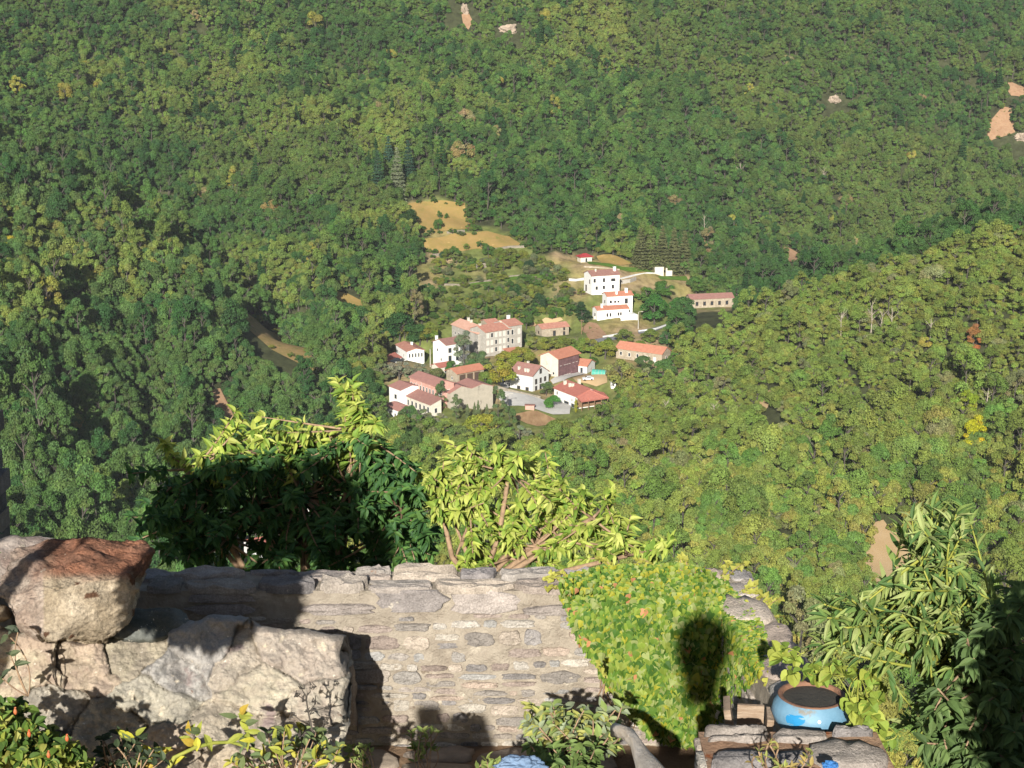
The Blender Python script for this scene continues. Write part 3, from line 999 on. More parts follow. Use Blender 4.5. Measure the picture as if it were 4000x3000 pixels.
e = house('terrace_back', 'terrace_block', 'pink walled block behind the lean-to beside the grey warehouse', 'pink', 'mauve', 'Y', 1.5,
          grid(1.2, 15.8, 8, (5.2,), 0.9, 1.6), [(2.2, 5, 1, 1.4), (5.6, 5, 1, 1.4)], cat='building')
house('terrace_front', 'lean_to', 'long lean-to with brown roof and shuttered windows in front of the pink block', 'cream', 'brown', 'shedY', 1.6,
      grid(1.5, 17.5, 7, (1.6,), 1.1, 1.9, None), [(2.2, 1.5, 1, 1.6)], cat='building', ov=.3)
house('terrace_end', 'end_house', 'white house with mauve roof and one double window, left end of the pink block', 'white', 'mauve', 'Y', 1.2,
      [(3.5, 2.4, 1.5, 1.5)], [(3, 2.4, .9, 1.3)], cat='house')
house('low_shed', 'low_shed', 'low white shed with mauve roof, lowest building at the left', 'white', 'mauve', 'hip', 1.4, grid(2, 8.5, 3, (.8,), .8, 1.0), grid(1.5, 4.5, 2, (.8,), .8, 1.0), cat='shed')
e = house('open_barn', 'open_barn', 'open fronted barn with orange roof behind the warehouse', 'stone', 'orange', 'X', 1.3, [(3, 1.2, .7, .9)], (), cat='barn', ov=.6)
for x in (2.5, 6, 9.5):
    opening(e, 'R', x, 0.2, 2.6, 2.9, 6.5, 12.6, M_wood, 'door')
house('left_house', 'village_house', 'white house with rose tiled roof and stub chimney, leftmost of the village', 'white', 'rose', 'Y', .9,
      [(4, 3, .7, .9), (10, 3, .7, .9)], grid(1, 6, 5, (3.3,), .55, 1.5), [(4.2, 7, .8, 1.9, 'white')])
house('tall_white', 'village_house', 'tall white house with dark brown roof rising left of the grey green poplar', 'white', 'brown', 'X', 1.5,
      [(5.5, 5.6, .7, .9), (3.2, 2.2, .7, .9)], [(1.8, 5.6, 1.4, 1.8), (1.8, 2.2, 1.4, 2.2), (5.2, 5.6, 1.2, 1.6), (5.2, 2.2, 1.2, 1.6), (8.6, 5.6, 1.2, 1.6)], [(1, 7.6, .8, 2.2, 'white')])
house('pink_roof', 'village_house', 'long house with pale pink roof running back beside the stone row', 'greystone', 'pale', 'Y', 1.8,
      [(16, 4, .8, 1.2), (19, 4, .8, 1.2)], grid(1.6, 6.4, 3, (1.4, 4.6), .9, 1.3), [(4, 13, .8, 2.8, 'cream'), (6.5, 20, .8, 2.3, 'cream')])
house('stone_row', 'row_house', 'grey stone three storey row house with many white windows', 'greystone', 'rose', 'X', 1.7,
      (), grid(1.1, 11.2, 6, (1.3, 4.3, 7.2), 1.0, 1.7, None), [(11.4, 5, .8, 2.3, 'cream'), (1, 5, .8, 2.4, 'cream')], fm=M_stoneframe)
house('stone_row_end', 'row_house', 'taller narrow grey stone house closing the right end of the row', 'greystone', 'rose', 'X', 1.5,
      (), grid(1.6, 4.9, 2, (1.5, 5.0, 8.6), 1.0, 1.9, None), [(5.4, 7.5, 1.0, 2.4, 'white')], fm=M_stoneframe)
house('white_gable', 'village_house', 'white gabled house with brown roof, two dormer chimneys and grey side wall', 'light', 'brown', 'Y', 3.0,
      [(2.5, .2, 1.2, 1.0), (6.5, .2, 1.2, 1.0)], [(5, 6.2, 1.1, 1.6), (2.2, 2.6, 1.0, 1.7), (5, 2.6, .9, 1.7), (7.8, 2.8, 1.0, 1.5), (2.2, .2, 1, 1.4), (5, .1, 1, 1.8)],
      [(1.4, 3.0, .8, 1.9, 'cream'), (1.4, 4.2, .8, 1.9, 'cream'), (1.8, 7.6, .8, 2.1, 'cream'), (6.5, 7, .7, 3.4, 'cream')], fm=M_dark_frame)
house('orange_tall', 'village_house', 'tall cream house with bright orange roof and plum boarded front', 'cream', 'orange', 'X', 1.9,
      [(2.2, .8, .8, .9)], (), (), ov=.7)
e = [o for o in COL.objects if o.get('label', '').startswith('tall cream house')][0]
b = MB()
b.box(.05, 12.75, -.09, -.003, -.5, 7.35)
b.build('boarded_front', WM['plum'], e)
for x in (1.6, 4.0, 5.5, 7.0, 9.4, 11.4):
    opening(e, 'R', x, 4.3, .8, 1.9, 8.7, 12.8, M_stoneframe, 'window')
    if x < 9:
        opening(e, 'R', x, .4, .9, 2.6, 8.7, 12.8, M_stoneframe, 'window')
house('annex', 'annex', 'single storey white annex with orange roof joined to the plum fronted house', 'light', 'orange', 'Y', 1.7,
      [(2.2, .2, 1.0, 2.0), (4.2, .7, .9, 1.3)], [(4, .6, .8, 1)], (), cat='annex')
house('hip_house', 'village_house', 'white house with red hipped roof, three chimneys and a veranda', 'white', 'red', 'Y', 2.2,
      [(13.4, 2.6, .7, 1.1), (13.4, .1, .8, 1.5), (3.2, 2.3, .5, .9), (7, .1, 3.2, 1.3), (2.6, .1, 2.2, 1.3)], (), [(3.2, 13.2, .9, 2.7, 'cream'), (3.0, 9.5, .8, 2.5, 'cream'), (3.6, 8.6, .8, 2.5, 'cream'), (9.2, 13, .9, 2.6, 'cream')])
e = [o for o in COL.objects if o.get('label', '').startswith('white house with red hipped')][0]
b = MB()
b.add([(-.5, -3.6, 3.6), (11.4, -3.6, 3.6), (11.4, -.2, 4.9), (5.5, -.2, 6.6), (-.5, -.2, 4.7)], [(0, 1, 2, 3, 4)])
b.add([(-.5, -3.6, 3.45), (11.4, -3.6, 3.45), (11.4, -.2, 4.75), (5.5, -.2, 6.4), (-.5, -.2, 4.55)], [(4, 3, 2, 1, 0)])
b.box(-.5, 11.4, -3.62, -3.45, 3.3, 3.58)
b.build('veranda_roof', RM['red'], e)
b = MB()
for x in (0, 2.8, 5.5, 8.3, 11):
    b.box(x - .1, x + .1, -3.4, -3.2, -1, 3.46)
b.box(-.1, 11.1, -3.36, -3.24, 1.5, 1.65)
b.build('veranda_posts', M_wood, e)
b = MB()
b.box(.2, 10.8, -.08, -.003, .4, 4.4)
b.build('timber_front', M_wood, e)
house('long_orange', 'farm_building', 'long low stone building with bright orange roof against the right woods', 'stone', 'orange', 'Y', 2.0,
      [(18.3, 1.6, .9, 1.3), (14.5, 1.5, .9, 1.3), (10.8, 1.6, .9, 1.2), (7, 1.4, .9, 1.2), (3.2, .3, 1.1, 2.1)], [(3.5, 1.4, .9, 1.2)], (), fm=M_stoneframe, cat='farm building')
house('tiny_orange', 'garden_hut', 'tiny hut with orange roof half hidden at the edge of the right woods', 'cream', 'orange', 'Y', .9, [(2.5, .2, .8, 1.6)], (), (), cat='hut')
house('cabin', 'stone_cabin', 'narrow stone cabin with long rose roof and dark door on the terraces', 'stone', 'rose', 'X', 1.3, [(3, 1.2, .6, .8)],
      [(10.4, .1, .8, 1.4), (10.4, 2.2, .6, .9), (5.8, .2, 1, 2)], (), fm=M_dark_frame, cat='cabin')
house('white_upper', 'modern_house', 'big bright white two storey house, uppermost of the village', 'white', 'brown', 'X', 1.6,
      [(2.6, 4.8, .5, 1.5), (6.5, 1, 1.2, 2.4)], [(1.2, 5.6, .8, 1.4), (5.6, 5.6, .8, 1.4), (10, 5.7, 1.8, 1.0), (2.2, 2.4, .8, 1.2), (5.6, 2.5, .8, 1.2), (9.9, 2.5, .8, 1.4)],
      [(11.8, 3, 1.0, 2.9, 'white'), (3, 3.4, .6, 2.3, 'cream')], fm=M_dark_frame)
house('white_lower_back', 'modern_house', 'upper block of the stepped white house with round chimney', 'white', 'orange', 'X', 1.2,
      [(3, 5, .6, .9)], [(8.6, 4.8, 1.1, 1.9), (3.5, 5.4, .6, .6), (5, 5.4, .6, .5), (1.5, 5.3, .7, .9)], [(9.2, 2, 1.1, 2.6, 'white'), (4.4, 1, .8, 2.1, 'white')], fm=M_dark_frame)
e = house('white_lower', 'modern_house', 'lower front block of the stepped white house with orange roof and stair ramp', 'white', 'orange', 'X', 1.0,
          [(3, 1.8, .6, .9)], [(4.4, 1.7, .5, 1.2), (5.8, 1.7, .5, 1.2), (9.4, 1.9, .5, 1.1), (10.5, 1.9, .5, 1.1), (4.6, -1, .6, 1.1), (6, -1, .6, 1.1)], [(2.4, 1.6, .8, 2.2, 'white')], fm=M_dark_frame)
b = MB()
b.add([(x, y, z) for y in (-4.2, -.02) for x, z in ((6.2, -6), (16.4, -6), (16.4, 2.6), (13.2, 2.6), (9.0, .4), (6.2, -.4))],
      [tuple(range(6)), tuple(range(11, 5, -1))] + [(i, i + 6, (i + 1) % 6 + 6, (i + 1) % 6) for i in range(6)])
b.build('stair_ramp', WM['white'], e)
house('brown_long', 'farm_building', 'long low building with brown roof half hidden behind the right spur', 'stone', 'brown', 'X', 1.5, (), grid(3, 17, 5, (1.2,), 1.0, 1.5), (), cat='farm building', fm=M_dark_frame)
house('red_hut', 'garden_hut', 'small hut with a crimson hipped roof above the uppermost white house', 'cream', 'crimson', 'hip', 1.3, (), [(2.8, .1, .9, 1.8)], (), cat='hut', ov=.6)
house('roof_behind', 'garden_hut', 'small outhouse with rose roof beside the twin cypresses', 'stone', 'rose', 'X', 1.1, (), [(2.5, .2, .8, 1.7)], (), cat='hut')
house('small_annex', 'lean_to', 'small orange roofed lean-to at the foot of the stone row', 'cream', 'orange', 'shedX', .8, (), [(3, .3, 2.6, 1.7, 'door')], (), cat='building')
house('red_shed', 'low_shed', 'low shed with red roof below the tall white house', 'cream', 'red', 'X', 1.0, (), [(3, .2, 1, 1.8)], (), cat='shed')
house('left_lean_to', 'low_shed', 'shed with red tiled roof attached to the leftmost white house', 'white', 'red', 'shedY', 1.3, [(3, .8, 1, 1.2)], [(2.5, .3, 1, 1.8)], (), cat='shed')
house('near_white', 'near_house', 'white house with red roof glimpsed through the shaded cherry leaves', 'white', 'red', 'X', 1.5, [(3, 1.2, 1, 1.4)], grid(2, 6, 2, (1.2,), 1, 1.4))
house('near_white_two', 'near_house', 'white house glimpsed through the lowest shaded cherry leaves', 'white', 'red', 'X', 1.4, [(3, 1.2, 1, 1.4)], grid(2, 6, 2, (1.2,), 1, 1.4))


# ------------------------------------------------------------------ walls, poles, cars of the village
def ground_wall(name, label, uvs, hgt, th, wm, y=None, sink=2.0):
    b = MB()
    P = [hit(*p) if y is None else np.array([*pt(p[0], p[1], y)[:2], float(hz(*pt(p[0], p[1], y)[:2]))]) for p in uvs]
    for p, q in zip(P[:-1], P[1:]):
        d = (q - p)[:2] / np.hypot(*(q - p)[:2])
        nn = np.array([-d[1], d[0]]) * th / 2
        vs = []
        for zz in (-sink, hgt):
            for pp, s in ((p, 1), (q, 1), (q, -1), (p, -1)):
                vs.append((pp[0] + s * nn[0], pp[1] + s * nn[1], pp[2] + zz))
        b.add(vs, [(0, 1, 5, 4), (1, 2, 6, 5), (2, 3, 7, 6), (3, 0, 4, 7), (4, 5, 6, 7), (3, 2, 1, 0)])
    return tag(b.build(name, WM[wm]), label, 'wall')


ground_wall('retaining_wall', 'low tan retaining wall along the near side of the paved square', [(1935, 1525), (2010, 1535), (2112, 1560)], 1.0, .5, 'rubble')
ground_wall('retaining_wall', 'white garden wall running right from the uppermost white house', [(2424, 1090), (2480, 1078), (2530, 1070), (2560, 1072)], .55, .35, 'light')
ground_wall('retaining_wall', 'grey terrace wall right of the uppermost white house', [(2424, 1112), (2460, 1105), (2484, 1096)], 1.6, .4, 'greystone')
ground_wall('retaining_wall', 'white terrace wall left of the uppermost white house', [(2222, 1098), (2250, 1100), (2280, 1100)], 1.0, .35, 'light')
ground_wall('retaining_wall', 'low stone wall bordering the lawn above the white house', [(2280, 1045), (2340, 1050), (2420, 1058)], .6, .4, 'stone')
ground_wall('retaining_wall', 'stone wall holding the bank below the lower white house', [(2276, 1258), (2310, 1250), (2335, 1245)], 1.2, .4, 'cream')
ground_wall('retaining_wall', 'pale kerb wall along the grey road bend', [(2494, 1300), (2560, 1290), (2602, 1276)], .8, .3, 'light')
ground_wall('retaining_wall', 'kerb wall of the grey road below the bare bank', [(2355, 1322), (2400, 1314), (2440, 1308)], .8, .3, 'light')
ground_wall('retaining_wall', 'grey rubble terrace wall under the lower meadow', [(1690, 1003), (1740, 998), (1780, 992)], 1.0, .5, 'rubble')
ground_wall('retaining_wall', 'grey rubble terrace wall between the two meadows', [(1745, 915), (1800, 908), (1815, 906)], 1.0, .5, 'rubble')
ground_wall('retaining_wall', 'grey rubble terrace wall at the right end of the lower meadow', [(1935, 980), (1990, 972), (2050, 968)], 1.0, .5, 'rubble')
ground_wall('retaining_wall', 'rubble wall in the middle of the garden terraces', [(1840, 1058), (1880, 1050), (1900, 1044)], 2.0, .5, 'rubble')
ground_wall('retaining_wall', 'long dry stone wall above the green grass strip', [(1735, 1118), (1800, 1118), (1900, 1104), (1990, 1086), (2070, 1080)], .8, .5, 'rubble')
p = hit(2562, 1072)
e = thing('ruin_wall', 'small pale roofless ruin with a gap at the end of the white garden wall', 'ruin', p, 0.1)
b = MB()
b.box(-.5, 3.6, 0, .5, -1, 3.2); b.box(4.6, 5.3, 0, .5, -1, 2.6); b.box(5.302, 7.6, 0, .5, -1, 1.5); b.box(-.5, 0, .502, 3, -1, 2.8)
b.build('wall', WM['cream'], e)
b = MB()
b.box(3.602, 4.598, .1, .4, 2.1, 2.4)
b.build('lintel', M_wood, e)

M_pole = mat('pale_pole', srgb(206, 200, 188), srgb(186, 178, 164), 4, rough=0.8)


def pole(label, u, v, hgt, arm, m, cat, name):
    p = hit(u, v)
    e = thing(name, label, cat, p)
    b = MB()
    b.tube([(0, 0, -.5), (0, 0, hgt * .5), (0, 0, hgt)], .17, .1, 8)
    b.build('post', m, e)
    if arm == 'lamp':
        b = MB()
        b.tube([(0, 0, hgt), (.5, 0, hgt + .3), (1.3, 0, hgt + .35)], .07, .06, 6)
        b.build('arm', m, e)
        b = MB()
        b.box(1.1, 1.9, -.15, .15, hgt + .25, hgt + .42)
        b.build('lamp_head', m, e)
    elif arm:
        b = MB()
        b.box(-.9, .9, -.08, .08, hgt - .5, hgt - .34)
        b.build('crossarm', m, e)


pole('pale street lamp with a short arm beside the stepped white house', 2493, 1285, 7.0, 'lamp', M_pole, 'street lamp', 'street_lamp')
pole('wooden utility pole on the brown bank below the cedar', 2272, 1306, 6.2, True, M_wood, 'utility pole', 'utility_pole')
pole('white pole between the leftmost house and the tall white house', 1681, 1434, 7.0, False, M_pole, 'pole', 'utility_pole')
pole('white street lamp by the poplars near the paved square', 1984, 1604, 5.8, 'lamp', M_pole, 'street lamp', 'street_lamp')

M_paint = {k: mat(k + '_car_paint', c, rough=0.3, spec=0.5) for k, c in (('white', srgb(235, 235, 232)), ('silver', srgb(190, 194, 198)), ('dark', srgb(40, 44, 50)))}
M_rubber = mat('rubber', (.02, .02, .02, 1), rough=.9)


def car(label, u, v, rot, paint, y=None):
    p = hit(u, v)
    e = thing('parked_car', label, 'car', p + np.array([0, 0, .35]), rot)
    b = MB()
    prof = [(-2.05, .3), (-2.1, .75), (-1.75, .95), (-.9, 1.0), (-.35, 1.45), (1.0, 1.48), (1.7, 1.0), (2.1, .9), (2.1, .3)]
    n = len(prof)
    b.add([(x, y_ * (.8 if z > 1.2 else 1), z) for y_ in (-.85, .85) for x, z in prof], [tuple(range(n)), tuple(range(2 * n - 1, n - 1, -1))] + [(i, i + n, (i + 1) % n + n, (i + 1) % n) for i in range(n)])
    b.build('body', M_paint[paint], e)
    b = MB()
    for s in (-1, 1):
        b.add([(x, s * .875, z) if z < 1.2 else (x, s * .72, z) for x, z in ((-.75, 1.02), (-.3, 1.38), (.95, 1.4), (1.45, 1.02))], [(0, 1, 2, 3)])
    b.add([(-.9, -.8, 1.03), (-.9, .8, 1.03), (-.42, .66, 1.42), (-.42, -.66, 1.42)], [(0, 1, 2, 3)])
    b.build('windows', M_pane, e)
    for x in (-1.3, 1.35):
        for s in (-1, 1):
            b = MB()
            b.tube([(x, s * .72, .3), (x, s * .9, .3)], .31, .31, 12)
            b.build('wheel', M_rubber, e)


car('white car parked left of the white gabled house', 1978, 1496, .5, 'white')
car('white car parked on the dry yard behind the hipped house', 2296, 1489, .15, 'white')
car('dark car parked in the shade left of the leftmost white house', 1548, 1420, .6, 'dark')
car('silver car parked by the tall white house', 1724, 1425, .9, 'silver')
p = hit(2340, 1462)
e = thing('poly_tunnel', 'turquoise sheeted poly tunnel beside the white annex', 'greenhouse', p, -.25)
b = MB()
ns = 10
vs, fs = [], []
for i in range(9):
    for k in range(ns + 1):
        a = math.pi * k / ns
        vs.append((-2.6 + i * .65, -1.6 * math.cos(a), -.3 + (1.75 + .08 * (i % 2)) * math.sin(a)))
for i in range(8):
    for k in range(ns):
        fs.append((i * 11 + k, (i + 1) * 11 + k, (i + 1) * 11 + k + 1, i * 11 + k + 1))
fs += [tuple(range(11)), tuple(range(88, 99))]
b.add(vs, fs)
b.build('cover', mat('turquoise_sheet', srgb(76, 168, 148), srgb(60, 146, 128), 1.5, rough=.5, bump=.3), e)
b = MB()
for i in range(0, 9, 2):
    b.tube([(-2.6 + i * .65, -1.63 * math.cos(math.pi * k / 10), -.3 + 1.86 * math.sin(math.pi * k / 10)) for k in range(11)], .04, .04, 5)
b.build('hoops', M_pole, e)
p = hit(2070, 1602)
e = thing('lean_to', 'small brown roofed store at the end of the paved square', 'shed', p, -.1)
b = MB(); b.box(-1.6, 1.6, -.9, .9, -.5, 1.5); b.build('wall', WM['pink'], e)
b = MB(); b.box(-1.9, 1.9, -1.1, 1.1, 1.502, 1.7); b.build('roof', RM['brown'], e)
p = hit(2395, 1512)
e = thing('garden_hut', 'tiny white pump hut among trees right of the dry yard', 'hut', p, .2)
b = MB(); b.box(-.9, .9, -.8, .8, -.5, 1.7); b.build('wall', WM['white'], e)
b = MB(); b.box(-1.1, 1.1, -1, 1, 1.702, 1.85); b.build('roof', WM['light'], e)

# ------------------------------------------------------------------ trees of the village and trees that stand out in the woods
VT = [  # label, u, v (foot), width, height, kind, tint
    ('slim dark cypress behind the stone row, left of a pair', 1902, 1268, 1.9, 9.5, 'column', T(78, 110, 48)),
    ('slim dark cypress behind the stone row, right of a pair', 1931, 1268, 1.8, 9.0, 'column', T(74, 106, 46)),
    ('short slim cypress alone behind the right end of the stone row', 2000, 1262, 1.2, 5.2, 'column', T(84, 112, 50)),
    ('spreading dark cedar left of the stepped white house', 2272, 1262, 10.5, 9.0, 'cedar', T(50, 76, 44)),
    ('round dark tree right of the green grass strip', 2012, 1168, 5.5, 7, 'round', DARK),
    ('tall round dark tree above the stone cabin', 2106, 1222, 7, 9, 'round', T(52, 80, 46)),
    ('dark cone shaped tree by the dry stone wall', 2063, 1076, 5.5, 7.5, 'round', T(46, 72, 44)),
    ('blue green rounded bush beside the dark cone tree', 2132, 1080, 6, 4.6, 'round', T(96, 118, 84)),
    ('dark rounded tree at the foot of the lower meadow', 1732, 1020, 4.5, 5, 'round', T(62, 92, 56)),
    ('leafy tree in front of the right half of the lower meadow', 1908, 1010, 5.5, 7, 'broad', MID),
    ('wide leafy tree below the right end of the lower meadow', 1990, 1030, 9, 6.5, 'loose', OLIVE),
    ('young tree standing in the upper meadow, the tallest', 1711, 905, 5.2, 6.5, 'round', MID),
    ('small young tree behind the tallest one in the upper meadow', 1717, 858, 2.8, 4.5, 'round', MID),
    ('very small tree right in the upper meadow', 1745, 858, 2.2, 3.4, 'round', MID),
    ('bright young tree at the right edge of the upper meadow', 1829, 908, 3.8, 6.5, 'tall', BRIGHT),
    ('low bushy tree at the right edge of the upper meadow', 1864, 906, 4.6, 4.2, 'broad', MID),
    ('big dark round tree left of the upper meadow', 1596, 890, 10.5, 9.5, 'round', T(54, 82, 44)),
    ('small bush between the two meadows', 1800, 922, 4.4, 2.6, 'broad', T(96, 112, 66)),
    ('tall grey green spruce standing over the meadows', 1553, 790, 11.5, 26, 'spruce', T(118, 126, 96)),
    ('dark spruce left of the grey green spruce', 1478, 770, 10, 22, 'spruce', T(56, 84, 60)),
    ('dark spruce behind the grey green spruce', 1596, 730, 10, 22, 'spruce', T(52, 80, 60)),
    ('dark blue spruce farther up the slope behind the others', 1520, 690, 10, 20, 'spruce', T(60, 90, 70)),
    ('tan withered round tree high above the meadows', 1811, 640, 12.5, 13, 'broad', T(150, 138, 92)),
    ('tan withered round tree in the left middle woods', 1056, 850, 10.5, 9, 'round', T(152, 138, 88)),
    ('pale withered tree below the tan one in the left woods', 1105, 900, 9, 7, 'loose', T(146, 134, 86)),
    ('brownish larch in the plantation, leftmost of five', 2500, 1045, 10.5, 18, 'spruce', T(102, 106, 68)),
    ('brownish larch in the plantation, second of five from left', 2540, 1050, 10.5, 20, 'spruce', T(102, 106, 68)),
    ('brownish larch in the plantation, middle of five', 2585, 1055, 10.5, 20, 'spruce', T(102, 106, 68)),
    ('brownish larch in the plantation, fourth of five from left', 2630, 1068, 10.5, 21, 'spruce', T(102, 106, 68)),
    ('brownish larch in the plantation, rightmost of five', 2672, 1062, 10.5, 19, 'spruce', T(102, 106, 68)),
    ('tall deep green tree just right of the street lamp', 2555, 1268, 12, 13, 'broad', T(66, 112, 50)),
    ('deep green tree between the street lamp and the brown roof', 2610, 1250, 10, 9, 'broad', T(70, 116, 50)),
    ('deep green tree left of the brown roof', 2655, 1215, 7, 7, 'broad', T(74, 114, 54)),
    ('deep green tree behind the stepped white house', 2525, 1190, 10, 8, 'loose', T(86, 120, 56)),
    ('deep green tree below the dark lawn', 2600, 1160, 11, 8, 'broad', T(82, 118, 54)),
    ('bushy tree above the brown roof, the left', 2720, 1150, 10, 8, 'broad', T(84, 118, 54)),
    ('bushy tree above the brown roof, the right', 2800, 1145, 11, 9, 'broad', T(76, 110, 52)),
    ('grey green poplar in front of the tall white house', 1812, 1446, 8, 15, 'tall', T(126, 134, 104)),
    ('dark leafy tree in front of the pale pink roof', 1868, 1446, 8, 9, 'broad', T(90, 112, 70)),
    ('green tree below the stone row, leftmost', 1772, 1462, 6.5, 5.5, 'broad', T(84, 118, 60)),
    ('green tree below the stone row, middle', 1830, 1468, 7, 6, 'broad', T(84, 118, 62)),
    ('green tree below the stone row, right', 1890, 1466, 7, 6.5, 'loose', T(100, 124, 72)),
    ('big yellow green tree between the barn and the white gabled house', 1948, 1506, 11.5, 10, 'broad', T(148, 148, 56)),
    ('second yellow green tree behind the first, below the stone row', 1990, 1450, 10, 8, 'broad', T(136, 142, 58)),
    ('yellow green tree behind the white gabled house', 2040, 1430, 9, 8, 'broad', T(134, 138, 58)),
    ('leafy tree in front of the stone cabin', 2095, 1372, 8, 6.5, 'loose', T(122, 132, 62)),
    ('leafy tree right of the cabin door', 2150, 1382, 9, 7, 'broad', T(128, 136, 60)),
    ('leafy tree behind the orange roofed house, left', 2205, 1388, 9, 7.5, 'broad', T(118, 130, 58)),
    ('leafy tree behind the orange roofed house, middle', 2255, 1394, 9, 8, 'broad', T(112, 132, 58)),
    ('leafy tree behind the orange roofed house, right', 2305, 1400, 9, 8.5, 'loose', T(126, 136, 60)),
    ('leafy tree under the grey road, left of the long orange roof', 2365, 1402, 9.5, 8, 'broad', T(126, 138, 56)),
    ('leafy tree under the grey road bend', 2440, 1345, 8.5, 6, 'broad', T(112, 128, 62)),
    ('leafy tree hiding the corner of the long orange roof', 2540, 1345, 8, 6, 'broad', T(110, 128, 60)),
    ('grey leaved tree left of the low white shed', 1488, 1500, 9, 8, 'loose', GRAY),
    ('grey leaved willow below the leftmost house', 1560, 1492, 10, 8.5, 'loose', T(132, 138, 112)),
    ('grey leaved willow between the houses and the pink block', 1625, 1498, 10, 8, 'loose', T(124, 132, 104)),
    ('leafy tree behind the pink block roof', 1690, 1500, 9, 6.5, 'broad', T(112, 124, 76)),
    ('yellow green bush in front of the red shed', 1700, 1512, 5, 4.5, 'broad', T(132, 136, 56)),
    ('upright poplar at the left corner of the warehouse', 1722, 1604, 4.4, 10.5, 'tall', T(100, 120, 76)),
    ('upright poplar in front of the warehouse, largest', 1782, 1640, 4.6, 9, 'tall', T(112, 124, 84)),
    ('tiny slim poplar in front of the warehouse, left', 1826, 1642, 1.8, 6, 'column', T(106, 118, 78)),
    ('tiny slim poplar in front of the warehouse, middle', 1854, 1642, 1.5, 6.5, 'column', T(104, 116, 76)),
    ('tiny slim poplar in front of the warehouse, right', 1868, 1644, 1.6, 7.5, 'column', T(100, 114, 74)),
    ('tiny slim poplar near the right edge of the warehouse wall', 1902, 1640, 1.6, 6, 'column', T(108, 118, 80)),
    ('tall poplar at the right corner of the warehouse', 1946, 1640, 5.2, 12, 'tall', T(104, 122, 78)),
    ('round green tree in front of the low mauve roofed shed', 1590, 1650, 7, 7, 'broad', T(84, 116, 62)),
    ('grey leaved tree in front of the long lean-to', 1652, 1668, 8, 7, 'loose', T(120, 128, 96)),
    ('grey leaved tree below the lean-to and warehouse corner', 1712, 1690, 8, 7.5, 'loose', T(124, 132, 100)),
    ('big yellow green tree below the warehouse', 1880, 1745, 14, 12, 'broad', T(142, 146, 56)),
    ('green tree left of the big yellow green one below the warehouse', 1790, 1760, 11, 9, 'broad', T(104, 124, 72)),
    ('leafy tree below the low shed', 1560, 1730, 12, 10, 'broad', T(122, 130, 70)),
    ('leafy tree below the lean-to at the bottom of the village', 1650, 1760, 12, 10, 'loose', T(110, 124, 76)),
    ('slim upright tree by the poplars below the square', 1990, 1690, 4.5, 9.5, 'tall', T(100, 122, 72)),
    ('grey leaved bush below the vegetable plot', 2030, 1735, 9, 7, 'loose', T(130, 138, 108)),
    ('bush at the corner of the white gabled house', 2134, 1548, 6, 5.5, 'broad', T(92, 112, 66)),
    ('bright green round tree before the hipped house', 2152, 1596, 7.5, 5.2, 'round', T(86, 136, 60)),
    ('slim yellow green cypress at the corner of the hipped house', 2249, 1612, 1.4, 5.5, 'column', T(146, 146, 50)),
    ('dark tree in front of the long stone building', 2512, 1448, 8, 6, 'broad', T(86, 112, 62)),
    ('dark tree at the right end of the long stone building', 2590, 1500, 11, 9.5, 'broad', T(84, 116, 58)),
    ('big leafy tree right of the dry yard, the largest', 2428, 1530, 13, 13, 'broad', T(136, 140, 76)),
    ('leafy tree below the tiny orange roofed hut', 2500, 1540, 11, 9, 'loose', T(128, 138, 66)),
    ('leafy tree below the hipped house veranda', 2380, 1640, 10, 8, 'broad', T(122, 134, 62)),
    ('leafy tree at the bottom right of the village', 2300, 1712, 12, 9.5, 'broad', T(108, 128, 62)),
    ('leafy tree below the vegetable plot', 2190, 1730, 11, 9, 'broad', T(114, 128, 62)),
    ('round dark tree left of the pale pink roof', 1640, 1360, 10, 10, 'round', T(66, 100, 52)),
    ('yellow green tree left of the tall white house', 1668, 1345, 9, 9, 'broad', T(120, 132, 54)),
    ('big dark tree behind the leftmost house', 1560, 1345, 14, 14, 'round', T(56, 92, 48)),
    ('tall bright yellow tree in the right woods', 3802, 1790, 7.5, 13, 'tall', T(196, 186, 44)),
    ('yellow green tree above the bright yellow one', 3776, 1650, 6, 10, 'tall', T(150, 164, 50)),
    ('rust brown tree standing out on the right slope', 3800, 1380, 5.5, 9, 'tall', T(176, 122, 76)),
    ('yellow tree at the left edge of the picture', 30, 1010, 8, 9, 'broad', T(176, 168, 52)),
    ('yellow tree in the left woods near its middle', 310, 1400, 7, 7, 'broad', T(160, 158, 56)),
]
for i, (lb, u, v, w, hh, k, tn) in enumerate(VT):
    nm = {'column': 'cypress_tree', 'spruce': 'spruce_tree', 'cedar': 'cedar_tree'}.get(k, 'poplar_tree' if 'poplar' in lb else 'bush' if 'bush ' in lb + ' ' and 'bushy' not in lb else 'broadleaf_tree')
    big = 1.28 if k in ('broad', 'loose', 'tall') else 1.12 if k == 'round' else 1
    tree(nm, lb, 'bush' if nm == 'bush' else 'tree', hit(u, v) - np.array([0, 0, .2]), w * big, hh * (1.1 if big > 1 else 1), k, tn * .95, 100 + i)

